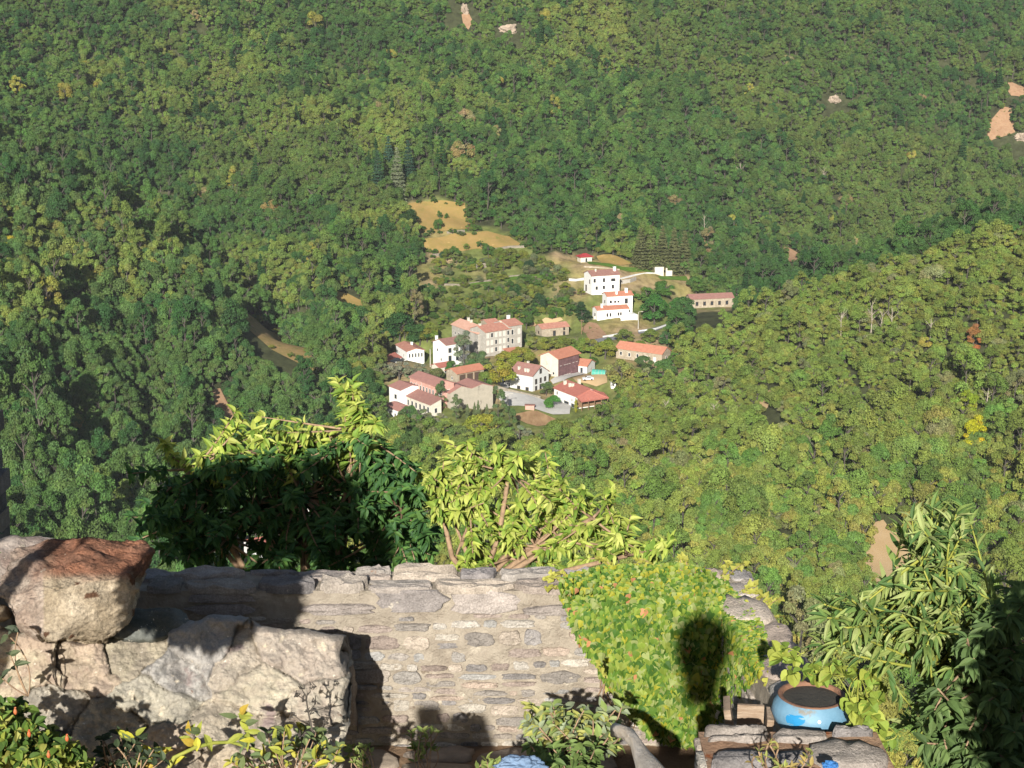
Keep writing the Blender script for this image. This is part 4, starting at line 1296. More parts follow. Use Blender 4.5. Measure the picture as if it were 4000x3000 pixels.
# garden trees between the houses
GT = []
rg = random.Random(21)
while len(GT) < 64:
    u, v = rg.uniform(1500, 2660), rg.uniform(1150, 1680)
    q = hit(u, v)
    if not inside(np.array([q[0]]), np.array([q[1]]), vill_xy)[0]:
        continue
    w = rg.uniform(3.0, 6.5)
    bad = any(np.hypot(*(q[:2] - h['cen'])) < h['rad'] + w * .4 for h in HS)
    # keep them from standing right in front of a wall or on the paved ground
    bad |= any(abs(project(*q)[0] - project(h['cen'][0], h['cen'][1], h['p'][2])[0]) < h['rad'] * 9 and 0 < project(*q)[1] - project(h['cen'][0], h['cen'][1], h['p'][2])[1] < 85 for h in HS)
    bad |= 1930 < u < 2320 and 1440 < v < 1680 or 2230 < u < 2620 and 1230 < v < 1345 and v > 1200
    bad |= abs(u - 2340) < 70 and 1430 < v < 1540
    bad |= any(np.hypot(*(q[:2] - g[:2])) < 4 for g, _ in GT)
    if not bad:
        GT.append((q, w))
for i, (q, w) in enumerate(GT):
    tree('garden_tree', 'small leafy garden tree between the village houses', 'tree', q - np.array([0, 0, .2]), w * 1.25, w * rg.uniform(.8, 1.2), rg.choice(['broad', 'loose', 'round']), rg.choice([OLIVE, MID, YOLIVE, BLUE, GRAY]) * rg.uniform(.85, 1.1), 900 + i, 'small garden trees among the village houses')

# low shrubs of the garden terraces
r = random.Random(9)
TERR = [(1690, 1010), (2060, 990), (2200, 1075), (2230, 1110), (2250, 1240), (2060, 1250), (1760, 1290), (1720, 1180), (1700, 1120)]
SH = []
while len(SH) < 190:
    u, v = r.uniform(1680, 2280), r.uniform(985, 1300)
    if inside(np.array([u]), np.array([v]), TERR)[0] and not (1085 < v < 1100) and all(abs(u - a) + abs(v - b_) > 9 for a, b_ in SH):
        if any(np.hypot(*(hit(u, v)[:2] - h['cen'])) < h['rad'] + 2 for h in HS):
            continue
        SH.append((u, v))
for i, (u, v) in enumerate(SH):
    tn = r.choice([OLIVE, MID, YOLIVE, GRAY, T(104, 118, 66), T(112, 124, 58)])
    w = r.uniform(2.6, 7.6)
    tree('shrub', 'shrub on the dry garden terraces between the meadows and the stone row', 'shrub', hit(u, v), w, w * r.uniform(.55, .95),
         r.choice(['broad', 'loose', 'round']), tn * r.uniform(.8, 1.15), 300 + i, 'shrubs of the garden terraces')

EDGE = [(1600, 812), (1640, 800), (1690, 797), (1740, 800), (1790, 812), (1822, 850), (1840, 880), (1835, 905), (1660, 925), (1690, 915), (1650, 950), (1672, 985), (1700, 996), (1770, 985), (1830, 975), (1880, 972), (1930, 985), (1985, 978), (2040, 968), (2030, 945), (1995, 925),
        (1615, 850), (1625, 880), (1650, 905), (1720, 912), (1770, 912), (1860, 925), (1900, 985), (1950, 990), (2070, 975), (2090, 1000)]
for i, (u, v) in enumerate(EDGE):
    w = r.uniform(2.2, 5.5)
    tree('shrub', 'shrub along the ragged edge of the golden meadows', 'shrub', hit(u + r.uniform(-8, 8), v + r.uniform(-4, 6)), w, w * r.uniform(.5, .9), r.choice(['broad', 'loose']), r.choice([OLIVE, MID, BLUE]) * r.uniform(.8, 1.1), 700 + i, 'shrubs edging the golden meadows')
SLOPE = [(3860, 560), (3900, 545), (3945, 535), (3968, 500), (3868, 480), (3915, 425), (3955, 450), (3935, 385), (3990, 395), (3945, 330), (3050, 1005), (3100, 1025), (3135, 1010), (3065, 970),
         (905, 1225), (960, 1285), (1060, 1372), (1160, 1420), (1230, 1455), (1080, 1300), (1200, 1375), (1010, 1260), (1130, 1395), (1815, 110), (1850, 95), (1805, 60), (3385, 2200), (3390, 2280), (3470, 2335), (3420, 2050), (3480, 2080)]
for i, (u, v) in enumerate(SLOPE):
    w = r.uniform(2.0, 4.6)
    tree('shrub', 'scrubby bush at the ragged edge of a bare slope or field in the woods', 'shrub', hit(u + r.uniform(-6, 6), v + r.uniform(-4, 5)), w, w * r.uniform(.5, .9), r.choice(['broad', 'loose']), r.choice([OLIVE, MID, YOLIVE]) * r.uniform(.8, 1.1), 800 + i, 'scrub edging the bare slopes')
# bare dead trees
for i, (u, v, hh) in enumerate([(3282, 1345, 11), (3402, 1305, 11), (3440, 1325, 9), (3632, 1352, 9), (2604, 1655, 8), (3852, 1640, 12), (2631, 2010, 13), (2785, 1670, 8), (2890, 730, 12), (3215, 740, 12),
                            (3700, 935, 10), (2750, 930, 11), (3480, 1318, 10)]):
    p = hit(u, v)
    e = thing('dead_tree', ['bare grey dead tree on the right slope, among green crowns', 'bare grey dead tree on the far slope'][v < 960], 'dead tree', p, r.random() * 6,
              ['dead trees of the right slope', 'dead trees of the far slope'][v < 960])
    b = MB()
    b.tube([(0, 0, -.5), (.1, 0, hh * .4), (-.1, .1, hh * .75), (.1, 0, hh)], .24, .05, 6)
    b.build('trunk', M_deadwood, e)
    b = MB()
    for k in range(11):
        z = hh * r.uniform(.35, .9)
        a = r.random() * 6.28
        l = hh * .22 * r.uniform(.5, 1.2)
        b.tube([(0, 0, z), (l * .5 * math.cos(a), l * .5 * math.sin(a), z + l * .5), (l * math.cos(a), l * math.sin(a), z + l * 1.1)], .09, .03, 5)
    b.build('branches', M_deadwood, e)

# rocky outcrops
M_cliff = mat('cliff_rock', srgb(176, 158, 138), srgb(130, 116, 102), .3, rough=.95, bump=.9, bscale=1)
for i, (u, v, w, hh) in enumerate([(1990, 125, 12, 6), (3260, 400, 7, 5), (3990, 545, 9, 5), (1815, 50, 5, 8)]):
    p = hit(u, v)
    bm = bmesh.new()
    bmesh.ops.create_icosphere(bm, subdivisions=4, radius=1)
    for q in bm.verts:
        c = q.co.copy()
        k = .8 + .45 * mnoise.fractal(c * 1.6 + Vector((i * 7, 0, 0)), 1, 2, 5)
        q.co = Vector((c.x * w / 2 * k, c.y * 3 * k, c.z * hh * .6 * k))
    me = bpy.data.meshes.new('rock_outcrop')
    bm.to_mesh(me); bm.free()
    me.materials.append(M_cliff)
    o = link('rock_outcrop', me, None, p + np.array([0, 0, 1.0]))
    tag(o, ['grey rock outcrop showing near the top of the far slope', 'small rock outcrop in the upper right woods', 'grey rock below the bare orange slope at the right edge', 'narrow rock beside the bare patch at the top'][i], 'rock')

# ------------------------------------------------------------------ the old terrace in front: walls
M_mortar = mat('lime_mortar', srgb(184, 172, 154), srgb(156, 144, 128), 9, rough=.95, bump=.9, bscale=52, spec=.1,
               spots=[(srgb(206, 194, 174), .6, 5), (srgb(138, 124, 108), .64, 9)])
M_stone = mat('wall_stone', attr='col', nscale=13, gvar=.34, gfine=.22, fscale=90, rough=.95, bump=.9, bscale=60, spec=.15,
              spots=[(srgb(206, 196, 178), .66, 13), (srgb(116, 100, 88), .68, 20)])
M_slate = mat('coping_stone', attr='col', nscale=10, gvar=.34, gfine=.22, fscale=90, rough=.95, bump=.9, bscale=55, spec=.2,
              spots=[(srgb(196, 186, 170), .64, 12), (srgb(150, 112, 88), .67, 7)])
STONES = [srgb(*c)[:3] for c in ((186, 166, 142), (176, 158, 140), (164, 150, 134), (196, 172, 142), (178, 152, 132), (156, 146, 138), (172, 166, 156),
                                 (204, 190, 168), (190, 160, 130), (150, 140, 132), (182, 170, 154), (168, 142, 122), (200, 184, 158))]
SLATES = [srgb(*c)[:3] for c in ((156, 150, 150), (144, 140, 144), (168, 158, 152), (150, 140, 134), (172, 156, 142), (140, 138, 142))]


def grey(c, k=.42):
    l_ = .3 * c[0] + .55 * c[1] + .15 * c[2]
    return tuple(q * (1 - k) + l_ * k for q in c[:3])


STONES = [grey(c) for c in STONES]
SLATES = [grey(c, .5) for c in SLATES]
SLATES = [(c[0] * 1.08, c[1], c[2] * .92) for c in SLATES]


def stones(b, O, ux, uy, nrm, Wd, Ht, rowh, wid, pal, seed, lift=.012, gap=.013, wob=.012, skip=None, fill=.92):
    """irregular coursed stones bedded in the plane O + s*ux + t*uy"""
    r = random.Random(seed)
    O, ux, uy, nrm = [np.array(q, float) for q in (O, ux, uy, nrm)]
    t = 0.0
    while t < Ht - .02:
        h = min(r.uniform(*rowh), Ht - t)
        s = -r.uniform(0, wid[0])
        while s < Wd:
            w = r.uniform(*wid) * (1.25 if h > .8 * rowh[1] else 1)
            s0, s1 = max(0, s), min(Wd, s + w)
            s += w
            if s1 - s0 < .04:
                continue
            split = [(0, 1)] if h < .09 or r.random() < .7 else [(0, .5), (.5, 1)]
            for q0, q1 in split:
                if r.random() > fill:
                    continue
                cs, ct = (s0 + s1) / 2, t + h * (q0 + q1) / 2 + wob * math.sin(3.1 * s + seed + t * 7)
                hw_, hh_ = (s1 - s0) / 2 - gap * r.uniform(.5, 1.6), h * (q1 - q0) / 2 - gap * r.uniform(.5, 1.5)
                if hw_ < .015 or hh_ < .012 or (skip and skip(cs, ct)):
                    continue
                n, ex = 16, r.uniform(2.6, 5.5)
                col = np.array(r.choice(pal)) * r.uniform(.82, 1.15)
                lf = lift * r.uniform(.4, 1.5)
                tilt = (r.uniform(-.04, .04), r.uniform(-.05, .05))
                jit = [1 + r.uniform(-.17, .08) for _ in range(n)]
                rings = []
                for sc, up in ((1.02, -.012), (.985, lf * .75), (.92, lf), (.5, lf * 1.03)):
                    ring = []
                    for k in range(n):
                        a = 2 * math.pi * (k + .5) / n
                        c_, s_ = math.cos(a), math.sin(a)
                        rr = (abs(c_) ** ex + abs(s_) ** ex) ** (-1 / ex) * jit[k] * sc
                        ds, dt = hw_ * rr * c_, hh_ * rr * s_
                        p = O + (cs + ds) * ux + (ct + dt) * uy
                        f = (mnoise.noise(Vector(p * 24)) * .6 + mnoise.noise(Vector(p * 60)) * .35) * lf + tilt[0] * ds + tilt[1] * dt if up > 0 else 0
                        ring.append(p + nrm * (up + f))
                    rings.append(ring)
                vs = [p for ring in rings for p in ring] + [O + cs * ux + ct * uy + nrm * lf * 1.04]
                fs = [(i * n + k, i * n + (k + 1) % n, (i + 1) * n + (k + 1) % n, (i + 1) * n + k) for i in range(3) for k in range(n)]
                fs += [(3 * n + k, 3 * n + (k + 1) % n, 4 * n) for k in range(n)]
                b.add(vs, fs, tuple(col))
        t += h


def plane_grid(b, O, ux, uy, nrm, Wd, Ht, step=.035, amp=.008, seed=0.0):
    O, ux, uy, nrm = [np.array(q, float) for q in (O, ux, uy, nrm)]
    ni, nj = max(2, int(Wd / step)), max(2, int(Ht / step))
    vs = []
    for j in range(nj + 1):
        for i in range(ni + 1):
            p = O + ux * Wd * i / ni + uy * Ht * j / nj
            e = min(i, ni - i, j, nj - j) > 0
            vs.append(p + nrm * amp * mnoise.fractal(Vector(p * 9 + seed), 1, 2, 4) * e)
    b.add(vs, [(j * (ni + 1) + i, j * (ni + 1) + i + 1, (j + 1) * (ni + 1) + i + 1, (j + 1) * (ni + 1) + i) for j in range(nj) for i in range(ni)])


YW, ZT, ZF = 9.7, -3.71, -4.80           # the back wall: front face, top, terrace floor
ex, ey, ez = np.eye(3)
XL, XR = -3.6, 1.60
bw = thing('stone_wall', 'rubble stone parapet wall with slate topped coping across the terrace behind the ivy', 'wall', (0, 0, 0))
b = MB()
plane_grid(b, (XL, YW, ZF - .3), ex, ez, -ey, XR - XL, ZT - ZF + .3, .025, .02)
plane_grid(b, (XL, YW, ZT), ex, ey, ez, XR - XL, .36, .04, .008)
b.add([(XL, YW + .36, ZT), (XR, YW + .36, ZT), (XR, YW + .36, -7.5), (XL, YW + .36, -7.5), (XR, YW, ZT), (XR, YW, -7.5)], [(0, 1, 2, 3), (1, 4, 5, 2)])
b.build('mortar', M_mortar, bw, True)
b = MB()
stones(b, (XL, YW, ZF - .05), ex, ez, -ey, XR - XL, ZT - ZF - .12, (.055, .125), (.08, .27), STONES, 3, .012, .009, wob=.022, fill=.92)
b.build('face_stones', M_stone, bw, False)
b = MB()
stones(b, (XL, YW - .012, ZT - .16), ex, ez, -ey, XR - XL, .165, (.16, .17), (.2, .48), STONES[:6] + SLATES, 4, .014, .006)
stones(b, (XL, YW - .03, ZT), ex, ey, ez, XR - XL, .40, (.14, .23), (.16, .46), SLATES + STONES[:4], 5, .04, .006)
b.build('coping_stones', M_slate, bw, False)

# return wall running towards the viewer on the right
rw = thing('stone_wall', 'side wall with flat grey slabs on top, running from the ivy towards the blue pot', 'wall', (0, 0, 0))
ua = np.array([1.80 - 1.56, 7.05 - 10.06, 0.0]); LA = float(np.linalg.norm(ua)); ua /= LA
na = np.array([-ua[1], ua[0], 0]);  na = na if na[0] > 0 else -na        # outward, to the right
P0 = np.array([1.56, 10.06, ZT + .012])
b = MB()
plane_grid(b, P0 - na * .30, ua, na, ez, LA, .30, .04, .008)
plane_grid(b, P0 - na * .30 + ez * (ZF - .3 - ZT), ua, ez, -na, LA, ZT - ZF + .3, .04, .012)
plane_grid(b, P0 + ez * (-2.5), ua, ez, na, LA, 2.5, .08, .012)
b.build('mortar', M_mortar, rw, True)
b = MB()
stones(b, P0 - na * .305 + ez * (ZF - ZT), ua, ez, -na, LA, ZT - ZF - .08, (.06, .13), (.09, .3), STONES, 8, .013, .013, fill=.86)
b.build('face_stones', M_stone, rw, True)
b = MB()
stones(b, P0 - na * .31, ua, na, ez, LA, .33, (.32, .33), (.22, .46), [tuple(q * 1.3 for q in c) for c in STONES], 9, .026, .008, fill=1)
b.build('coping_stones', M_slate, rw, True)

# lower right corner: the higher block of slabs in front of the pot
cw = thing('stone_wall', 'low slab topped block of wall in the lower right corner, in front of the blue pot', 'wall', (0, 0, 0))
ZC = -3.50
c0, c1, y0c, y1c = .92, 1.80, 6.2, 7.22
b = MB()
plane_grid(b, (c0, y0c, ZC), ex, ey, ez, c1 - c0, y1c - y0c, .03, .014)
plane_grid(b, (c0, y1c, ZC - 1.4), ey * -1, ez, -ex, y1c - y0c, 1.4, .04, .012)
plane_grid(b, (c1, y0c, ZC - 1.4), ey, ez, ex, y1c - y0c, 1.4, .04, .012)
plane_grid(b, (c0, y1c, ZC - 1.4), ex, ez, ey, c1 - c0, 1.4, .04, .012)
b.build('mortar', mat('rusty_mortar', srgb(168, 140, 116), srgb(140, 108, 84), 5, rough=.95, bump=.6, bscale=30, spec=.1, spots=[(srgb(150, 92, 60), .58, 6), (srgb(190, 180, 164), .62, 9)]), cw, True)
b = MB()
stones(b, (c0 + .01, y0c, ZC + .004), ex, ey, ez, c1 - c0 - .03, y1c - y0c, (.22, .34), (.22, .5), SLATES + STONES[:2], 15, .03, .012)
stones(b, (c0 - .004, y1c, ZC - .5), -ey, ez, -ex, y1c - y0c, .5, (.08, .16), (.12, .3), STONES, 16, .02, .014)
b.build('slabs', M_slate, cw, True)

# terrace floor, and the upper terrace the photographer stands on (its edge shades the floor)
M_flag = mat('flagstone', attr='col', nscale=9, gvar=.3, rough=.9, bump=.4, bscale=30, spec=.2)
b = MB()
plane_grid(b, (-4.2, 2.6, ZF), ex, ey, ez, 6.0, YW - 2.6, .07, .02)
fl = b.build('terrace_floor', mat('terrace_earth', srgb(150, 124, 98), srgb(122, 100, 80), 3, rough=1, bump=.6, bscale=22, spec=.1, spots=[(srgb(108, 106, 66), .62, 4)]), None, True)
tag(fl, 'earth and flagstone floor of the lower terrace', None, None, 'structure')
b = MB()
stones(b, (-2.2, 7.0, ZF + .012), ex, ey, ez, 2.9, 2.66, (.35, .55), (.4, .75), [srgb(*c)[:3] for c in ((150, 136, 120), (140, 128, 116), (160, 146, 128))], 21, .02, .018)
o = b.build('flagstone_paving', M_flag, None, True)
tag(o, 'flat paving stones of the shaded terrace floor', None, None, 'structure')
ut = thing('terrace_wall', 'upper terrace with stepped stone edge under the viewpoint, shading the floor below', 'wall', (0, 0, 0))
b = MB()
b.box(-1.34, 6.2, -3, 2.75, -7.6, -1.95)
b.box(-1.50, -1.342, -3, 2.95, -7.6, -1.72)
b.box(-1.30, -1.05, 2.3, 2.90, -3, -1.765)
b.build('mortar', M_mortar, ut)
b = MB()
stones(b, (-1.48, 2.955, -3.3), ex, ez, ey, (.14), 1.5, (.08, .16), (.12, .3), STONES, 31, .02)
stones(b, (-1.0, -.5, -1.945), ex, ey, ez, 5, 3.2, (.3, .5), (.3, .6), SLATES, 32, .02)
b.build('stones', M_stone, ut, True)

# ------------------------------------------------------------------ big rough stones on the left
M_rock = mat('rough_rock', attr='col', nscale=6, gvar=.3, gfine=.14, fscale=80, rough=.97, bump=.7, bscale=52, spec=.12, detail=9,
             spots=[(srgb(206, 192, 168), .62, 9), (srgb(124, 104, 90), .65, 13), (srgb(150, 134, 128), .63, 3), (srgb(222, 212, 194), .63, 46), (srgb(104, 90, 80), .66, 58)])
M_moss = mat('lichened_rock', attr='col', nscale=8, gvar=.34, gfine=.28, fscale=60, rough=1, bump=1.0, bscale=55, spec=.05, detail=9,
             spots=[(srgb(204, 192, 172), .66, 7), (srgb(110, 76, 56), .68, 14)])


def hull_rock(name, pts, m, colf, sub=4, amp=.02, fs=7, label=None, parent=None, seed=0, fine=.009, round_=7):
    bm = bmesh.new()
    for p in pts:
        bm.verts.new(tuple(map(float, p)))
    bmesh.ops.convex_hull(bm, input=bm.verts)
    for q in [q for q in bm.verts if not q.link_faces]:
        bm.verts.remove(q)
    bmesh.ops.triangulate(bm, faces=bm.faces)
    for k in range(sub):
        bmesh.ops.subdivide_edges(bm, edges=bm.edges, cuts=1, use_grid_fill=True, smooth=.10 if k < 2 else 0)
    for k in range(round_):
        bmesh.ops.smooth_vert(bm, verts=bm.verts, factor=.5, use_axis_x=True, use_axis_y=True, use_axis_z=True)
    bm.normal_update()
    co = [q.co.copy() for q in bm.verts]
    no = [q.normal.copy() for q in bm.verts]
    for q, c, n_ in zip(bm.verts, co, no):
        s = Vector((seed * 3.1, seed * 1.7, 0))
        d = mnoise.fractal(c * fs + s, 1, 2, 5) * amp + abs(mnoise.noise(c * 3.2 + s)) * -amp * 1.2 + mnoise.fractal(c * 40, 1, 2, 3) * fine
        q.co = c + n_ * d
    bm.normal_update()
    cols = [colf(q.co, q.normal) for q in bm.verts]
    me = bpy.data.meshes.new(name)
    bm.to_mesh(me)
    bm.free()
    me.materials.append(m)
    a = me.attributes.new('col', 'FLOAT_COLOR', 'POINT')
    a.data.foreach_set('color', np.concatenate([np.array(cols), np.ones((len(cols), 1))], 1).astype(np.float32).ravel())
    me.polygons.foreach_set('use_smooth', [True] * len(me.polygons))
    o = link(name, me, parent)
    if label:
        tag(o, label, 'rock')
    return o


S = lambda r_, g, b_: np.array(srgb(r_, g, b_, .78)[:3])


def blendn(c, a, b_, sc, off=0.0, sharp=2.5):
    t = min(1, max(0, .5 + off + sharp * mnoise.fractal(Vector(c) * sc, 1, 2, 4) * .5))
    return a * (1 - t) + b_ * t


def col_boulder(c, n_):
    front = blendn(c, S(166, 150, 126), S(194, 178, 154), 6)
    if mnoise.noise(Vector(c) * 11) > .45:
        front = S(112, 84, 66)
    top = blendn(c, S(168, 118, 92), S(146, 108, 88), 9)
    u, v = project(c.x, c.y, c.z)
    line = 2262 + 26 * mnoise.noise(Vector(c) * 8) - .02 * u
    w = min(1, max(0, (line - v) / 40 + .5)) * min(1, max(0, (u - 60) / 160))
    if u < 170:
        front = blendn(c, S(188, 172, 156), S(170, 150, 134), 8)
    return front * (1 - w) + top * w


def PD(lst):
    return [ptd(u, v, D + .45) for u, v, D in lst]


hull_rock('boulder', PD([(-20, 2330, 9.05), (15, 2270, 9.1), (60, 2130, 9.55), (280, 2112, 9.65), (520, 2112, 9.6), (585, 2125, 9.45), (592, 2150, 9.3), (560, 2210, 9.1),
                         (40, 2310, 8.95), (280, 2270, 8.82), (490, 2240, 8.86), (528, 2300, 8.9), (520, 2350, 8.95), (500, 2390, 8.95), (440, 2450, 8.95), (390, 2490, 8.95), (300, 2505, 8.9), (200, 2495, 8.85), (90, 2455, 8.9), (50, 2410, 8.9), (480, 2440, 8.9), (430, 2492, 8.92), (140, 2500, 9.1), (400, 2500, 9.2),
                         (25, 2370, 9.0), (120, 2380, 9.6), (400, 2420, 9.6), (560, 2180, 9.75)]),
          M_moss, col_boulder, 5, .045, 5, 'big overhanging boulder with orange lichened top resting on the left rocks', seed=1)
hull_rock('rock_slab', PD([(-120, 2125, 9.5), (100, 2108, 9.9), (270, 2105, 9.9), (285, 2125, 9.8), (200, 2200, 9.6), (-120, 2320, 9.25), (0, 2330, 9.3), (60, 2290, 9.45), (-120, 2330, 9.8), (150, 2300, 9.9)]),
          M_rock, lambda c, n_: blendn(c, S(186, 172, 160), S(166, 146, 134), 7), 4, .015, 9, 'flat pinkish slab behind the overhanging boulder at the left edge', seed=2)
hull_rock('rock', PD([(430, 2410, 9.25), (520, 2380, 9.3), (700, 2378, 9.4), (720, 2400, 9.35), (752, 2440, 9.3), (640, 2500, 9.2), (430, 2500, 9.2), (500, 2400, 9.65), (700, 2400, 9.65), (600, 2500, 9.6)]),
          M_rock, lambda c, n_: blendn(c, S(120, 122, 116), S(98, 100, 92), 7), 4, .012, 9, 'grey stone in the shade right below the overhanging boulder', seed=3)  # the boulder's shade is put into this stone's colour as dark greys
hull_rock('rock', PD([(-60, 2370, 9.3), (30, 2360, 9.3), (50, 2420, 9.2), (-60, 2430, 9.2), (0, 2440, 9.5), (20, 2370, 9.6), (-60, 2370, 9.6)]),
          M_rock, lambda c, n_: blendn(c, S(190, 174, 148), S(166, 146, 120), 7), 3, .01, 9, 'small pale stone wedged under the boulder at the left edge', seed=4)

# the rock-built wall under the boulder: one sheet of stones whose joints are cut into it
TOPU = [-140, 0, 222, 316, 443, 600, 753, 823, 968, 1019, 1171, 1348, 1400]
TOPV = [2452, 2455, 2487, 2509, 2487, 2480, 2432, 2406, 2411, 2452, 2461, 2487, 2531]
RV = [2400, 2490, 2531, 2560, 2600, 2658, 2746, 2841, 2936, 3100]
RU = [1352, 1352, 1336, 1326, 1330, 1367, 1338, 1362, 1338, 1332]
SITES = [  # centre u, v, relief, colour a, colour b
    (150, 2620, .05, (206, 178, 132), (180, 142, 112)), (330, 2600, .05, (196, 160, 122), (186, 148, 120)), (520, 2560, .02, (186, 164, 126), (160, 140, 114)),
    (690, 2620, .045, (172, 164, 164), (164, 154, 152)), (600, 2730, .05, (180, 166, 142), (168, 156, 138)),
    (800, 2560, .045, (174, 164, 164), (160, 152, 154)), 
    (920, 2590, .02, (194, 170, 146), (178, 156, 136)), (1120, 2560, .035, (184, 160, 144), (176, 150, 134)), 
    (1030, 2670, .05, (204, 184, 150), (194, 168, 140)), 
    (1230, 2800, .04, (196, 176, 150), (188, 160, 138)), 
    (900, 2880, .035, (190, 168, 140), (178, 156, 130)), (1120, 2880, .04, (188, 166, 140), (176, 152, 128)), (1290, 2900, .045, (196, 178, 154), (184, 164, 140)),
    (640, 2930, .04, (178, 142, 112), (192, 162, 130)), (900, 2970, .04, (190, 160, 126), (180, 152, 124)), (1180, 2970, .04, (190, 168, 142), (180, 154, 130)),
    (180, 2760, .0, (178, 160, 138), (150, 138, 124)), (460, 2830, .02, (190, 164, 126), (160, 140, 112)),
    (90, 2880, .0, (170, 150, 128), (146, 130, 114)), (700, 2990, .03, (186, 160, 130), (170, 144, 116))]
SU = np.array([s[0] for s in SITES], float)
SV = np.array([s[1] for s in SITES], float)
SR = np.array([s[2] for s in SITES])
CA = np.array([grey(S(*s[3]), .4) for s in SITES])
CB = np.array([grey(S(*s[4]), .4) for s in SITES])
TINT_ = np.array([.97, 1.0, .95])
CA, CB = CA * TINT_, CB * TINT_
CA, CB = (CA * .72 + CA.mean(0) * .28) * 1.0, (CB * .72 + CB.mean(0) * .28) * 1.0
rs = np.random.RandomState(3)
TU, TV = rs.randn(len(SITES)) * .00022, rs.randn(len(SITES)) * .00022
NS, NT, NF, NR = 330, 170, 14, 12
b_v, b_c = [], []


def rock_point(u, v):
    x, y = u / 160.0, v / 160.0
    wu = u + 34 * mnoise.fractal(Vector((x * 1.3, y * 1.3, 1)), 1, 2, 4)
    wv = v + 26 * mnoise.fractal(Vector((x * 1.3, y * 1.3, 7)), 1, 2, 4)
    d = np.hypot((SU - wu), 1.35 * (SV - wv)) / (1 + 2.0 * SR)
    o_ = np.argsort(d)[:2]
    i, j = o_
    gapd = (d[j] - d[i])
    ck = min(1, max(0, .35 + 1.6 * mnoise.noise(Vector((x * 1.9, y * 1.9, 11)))))
    crack = (math.exp(-(gapd / 4.5) ** 2) * .03 * ck + math.exp(-(gapd / 22.0) ** 2) * .012)
    off = SR[i] + TU[i] * (u - SU[i]) + TV[i] * (v - SV[i])
    off += .034 * mnoise.fractal(Vector((x * 1.7, y * 2.1, 3)), 1, 2, 6) + .007 * mnoise.fractal(Vector((x * 8, y * 8, 3)), 1, 2, 4)
    off -= crack
    t = min(1, max(0, .5 + 1.3 * mnoise.fractal(Vector((x * 2.2, y * 2.2, 5)), 1, 2, 4)))
    c = (CA[i] * (1 - t) + CB[i] * t)
    c = c * (1 - .4 * ck * math.exp(-(gapd / 6.0) ** 2))
    base = 9.72 - .00062 * (v - 2480)
    return base - off * 1.25, c


rows = []
for jt in range(NT + 1):
    row = []
    for i in range(NS + 1):
        s = i / NS
        v0 = 2500 + (3110 - 2500) * (1 - jt / NT)
        uR = float(np.interp(v0, RV, RU))
        u = -140 + s * (uR + 140)
        vt = float(np.interp(u, TOPU, TOPV)) + 5 * mnoise.noise(Vector((u / 22, 0, 0))) + 9 * mnoise.noise(Vector((u / 70, 3, 0)))
        v = vt + (3110 - vt) * (1 - jt / NT)
        D, c = rock_point(u, v)
        edge = max(0, 1 - (uR - u) / 26.0)
        rim = max(0, 1 - (v - vt) / 22.0)
        D += .05 * edge ** 2 + .05 * rim ** 2
        row.append((ptd(u, v, D), c))
    rows.append(row)
for k in range(1, NF + 1):                      # over the top, back to the slope behind
    q = k / NF
    rows.append([(p + np.array([0, .55 * q, -.10 * q - .75 * q * q + .02 * mnoise.noise(Vector(p * 8 + k * .3))]), c) for p, c in rows[NT]])
full = []
for jr, row in enumerate(rows):
    ext = []
    top_w = math.exp(-max(0, NT - jr) / 22.0)
    pL, cL = row[-1]
    for k in range(1, NR + 1):                   # round the right end
        q = k / NR
        ext.append((pL + np.array([-.05 * q + .025 * mnoise.fractal(Vector(pL * 9 + k * .22), 1, 2, 4), .6 * q, -.5 * q * top_w]), cL * .9))
    full.append(row + ext)
nw = NS + 1 + NR
vs = np.array([p for row in full for p, c in row])
cs = np.array([c for row in full for p, c in row])
fs = [(j * nw + i, j * nw + i + 1, (j + 1) * nw + i + 1, (j + 1) * nw + i) for j in range(len(full) - 1) for i in range(nw - 1)]
me = mesh('rock_wall', vs, fs, M_rock, True, cs)
tag(link('rock_wall', me), 'rough wall of big tan and grey stones filling the lower left, under the boulder', 'wall')

# shaded stone pier at the left edge
pr = thing('stone_pier', 'narrow dark stone pier just showing at the left edge above the boulders', 'pier', (0, 0, 0))
b = MB()
pe = ptd(14, 1600, 9.9) - np.array([.15, 0, 0])
for k in range(14):
    z1 = -3.7 + k * .125
    w = .02 * math.sin(k * 2.3) + .012 * math.cos(k * 5.1)
    b.box(pe[0] - .55, pe[0] + w - .055 * max(0, k - 9) ** 1.2, pe[1] - .02, pe[1] + .4, z1 + .004, z1 + .122, tuple(np.array(SLATES[k % 6]) * (.8 + .3 * ((k * 37) % 5) / 5)))
b.build('courses', M_stone, pr)
b = MB(); b.box(pe[0] - .54, pe[0] - .03, pe[1], pe[1] + .38, -7.5, -2.55); b.build('core', M_mortar, pr)

# ------------------------------------------------------------------ leaves
PROF = {'cherry': ((0, .06), (.22, .8), (.45, 1.0), (.72, .72), (1, .02)),
        'lance': ((0, .08), (.25, .85), (.5, 1.0), (.75, .7), (1, .02)),
        'ivy': ((0, .55), (.16, 1.0), (.42, .82), (.72, .36), (1, .03)),
        'round': ((0, .3), (.25, .95), (.5, 1.05), (.8, .7), (1, .08))}


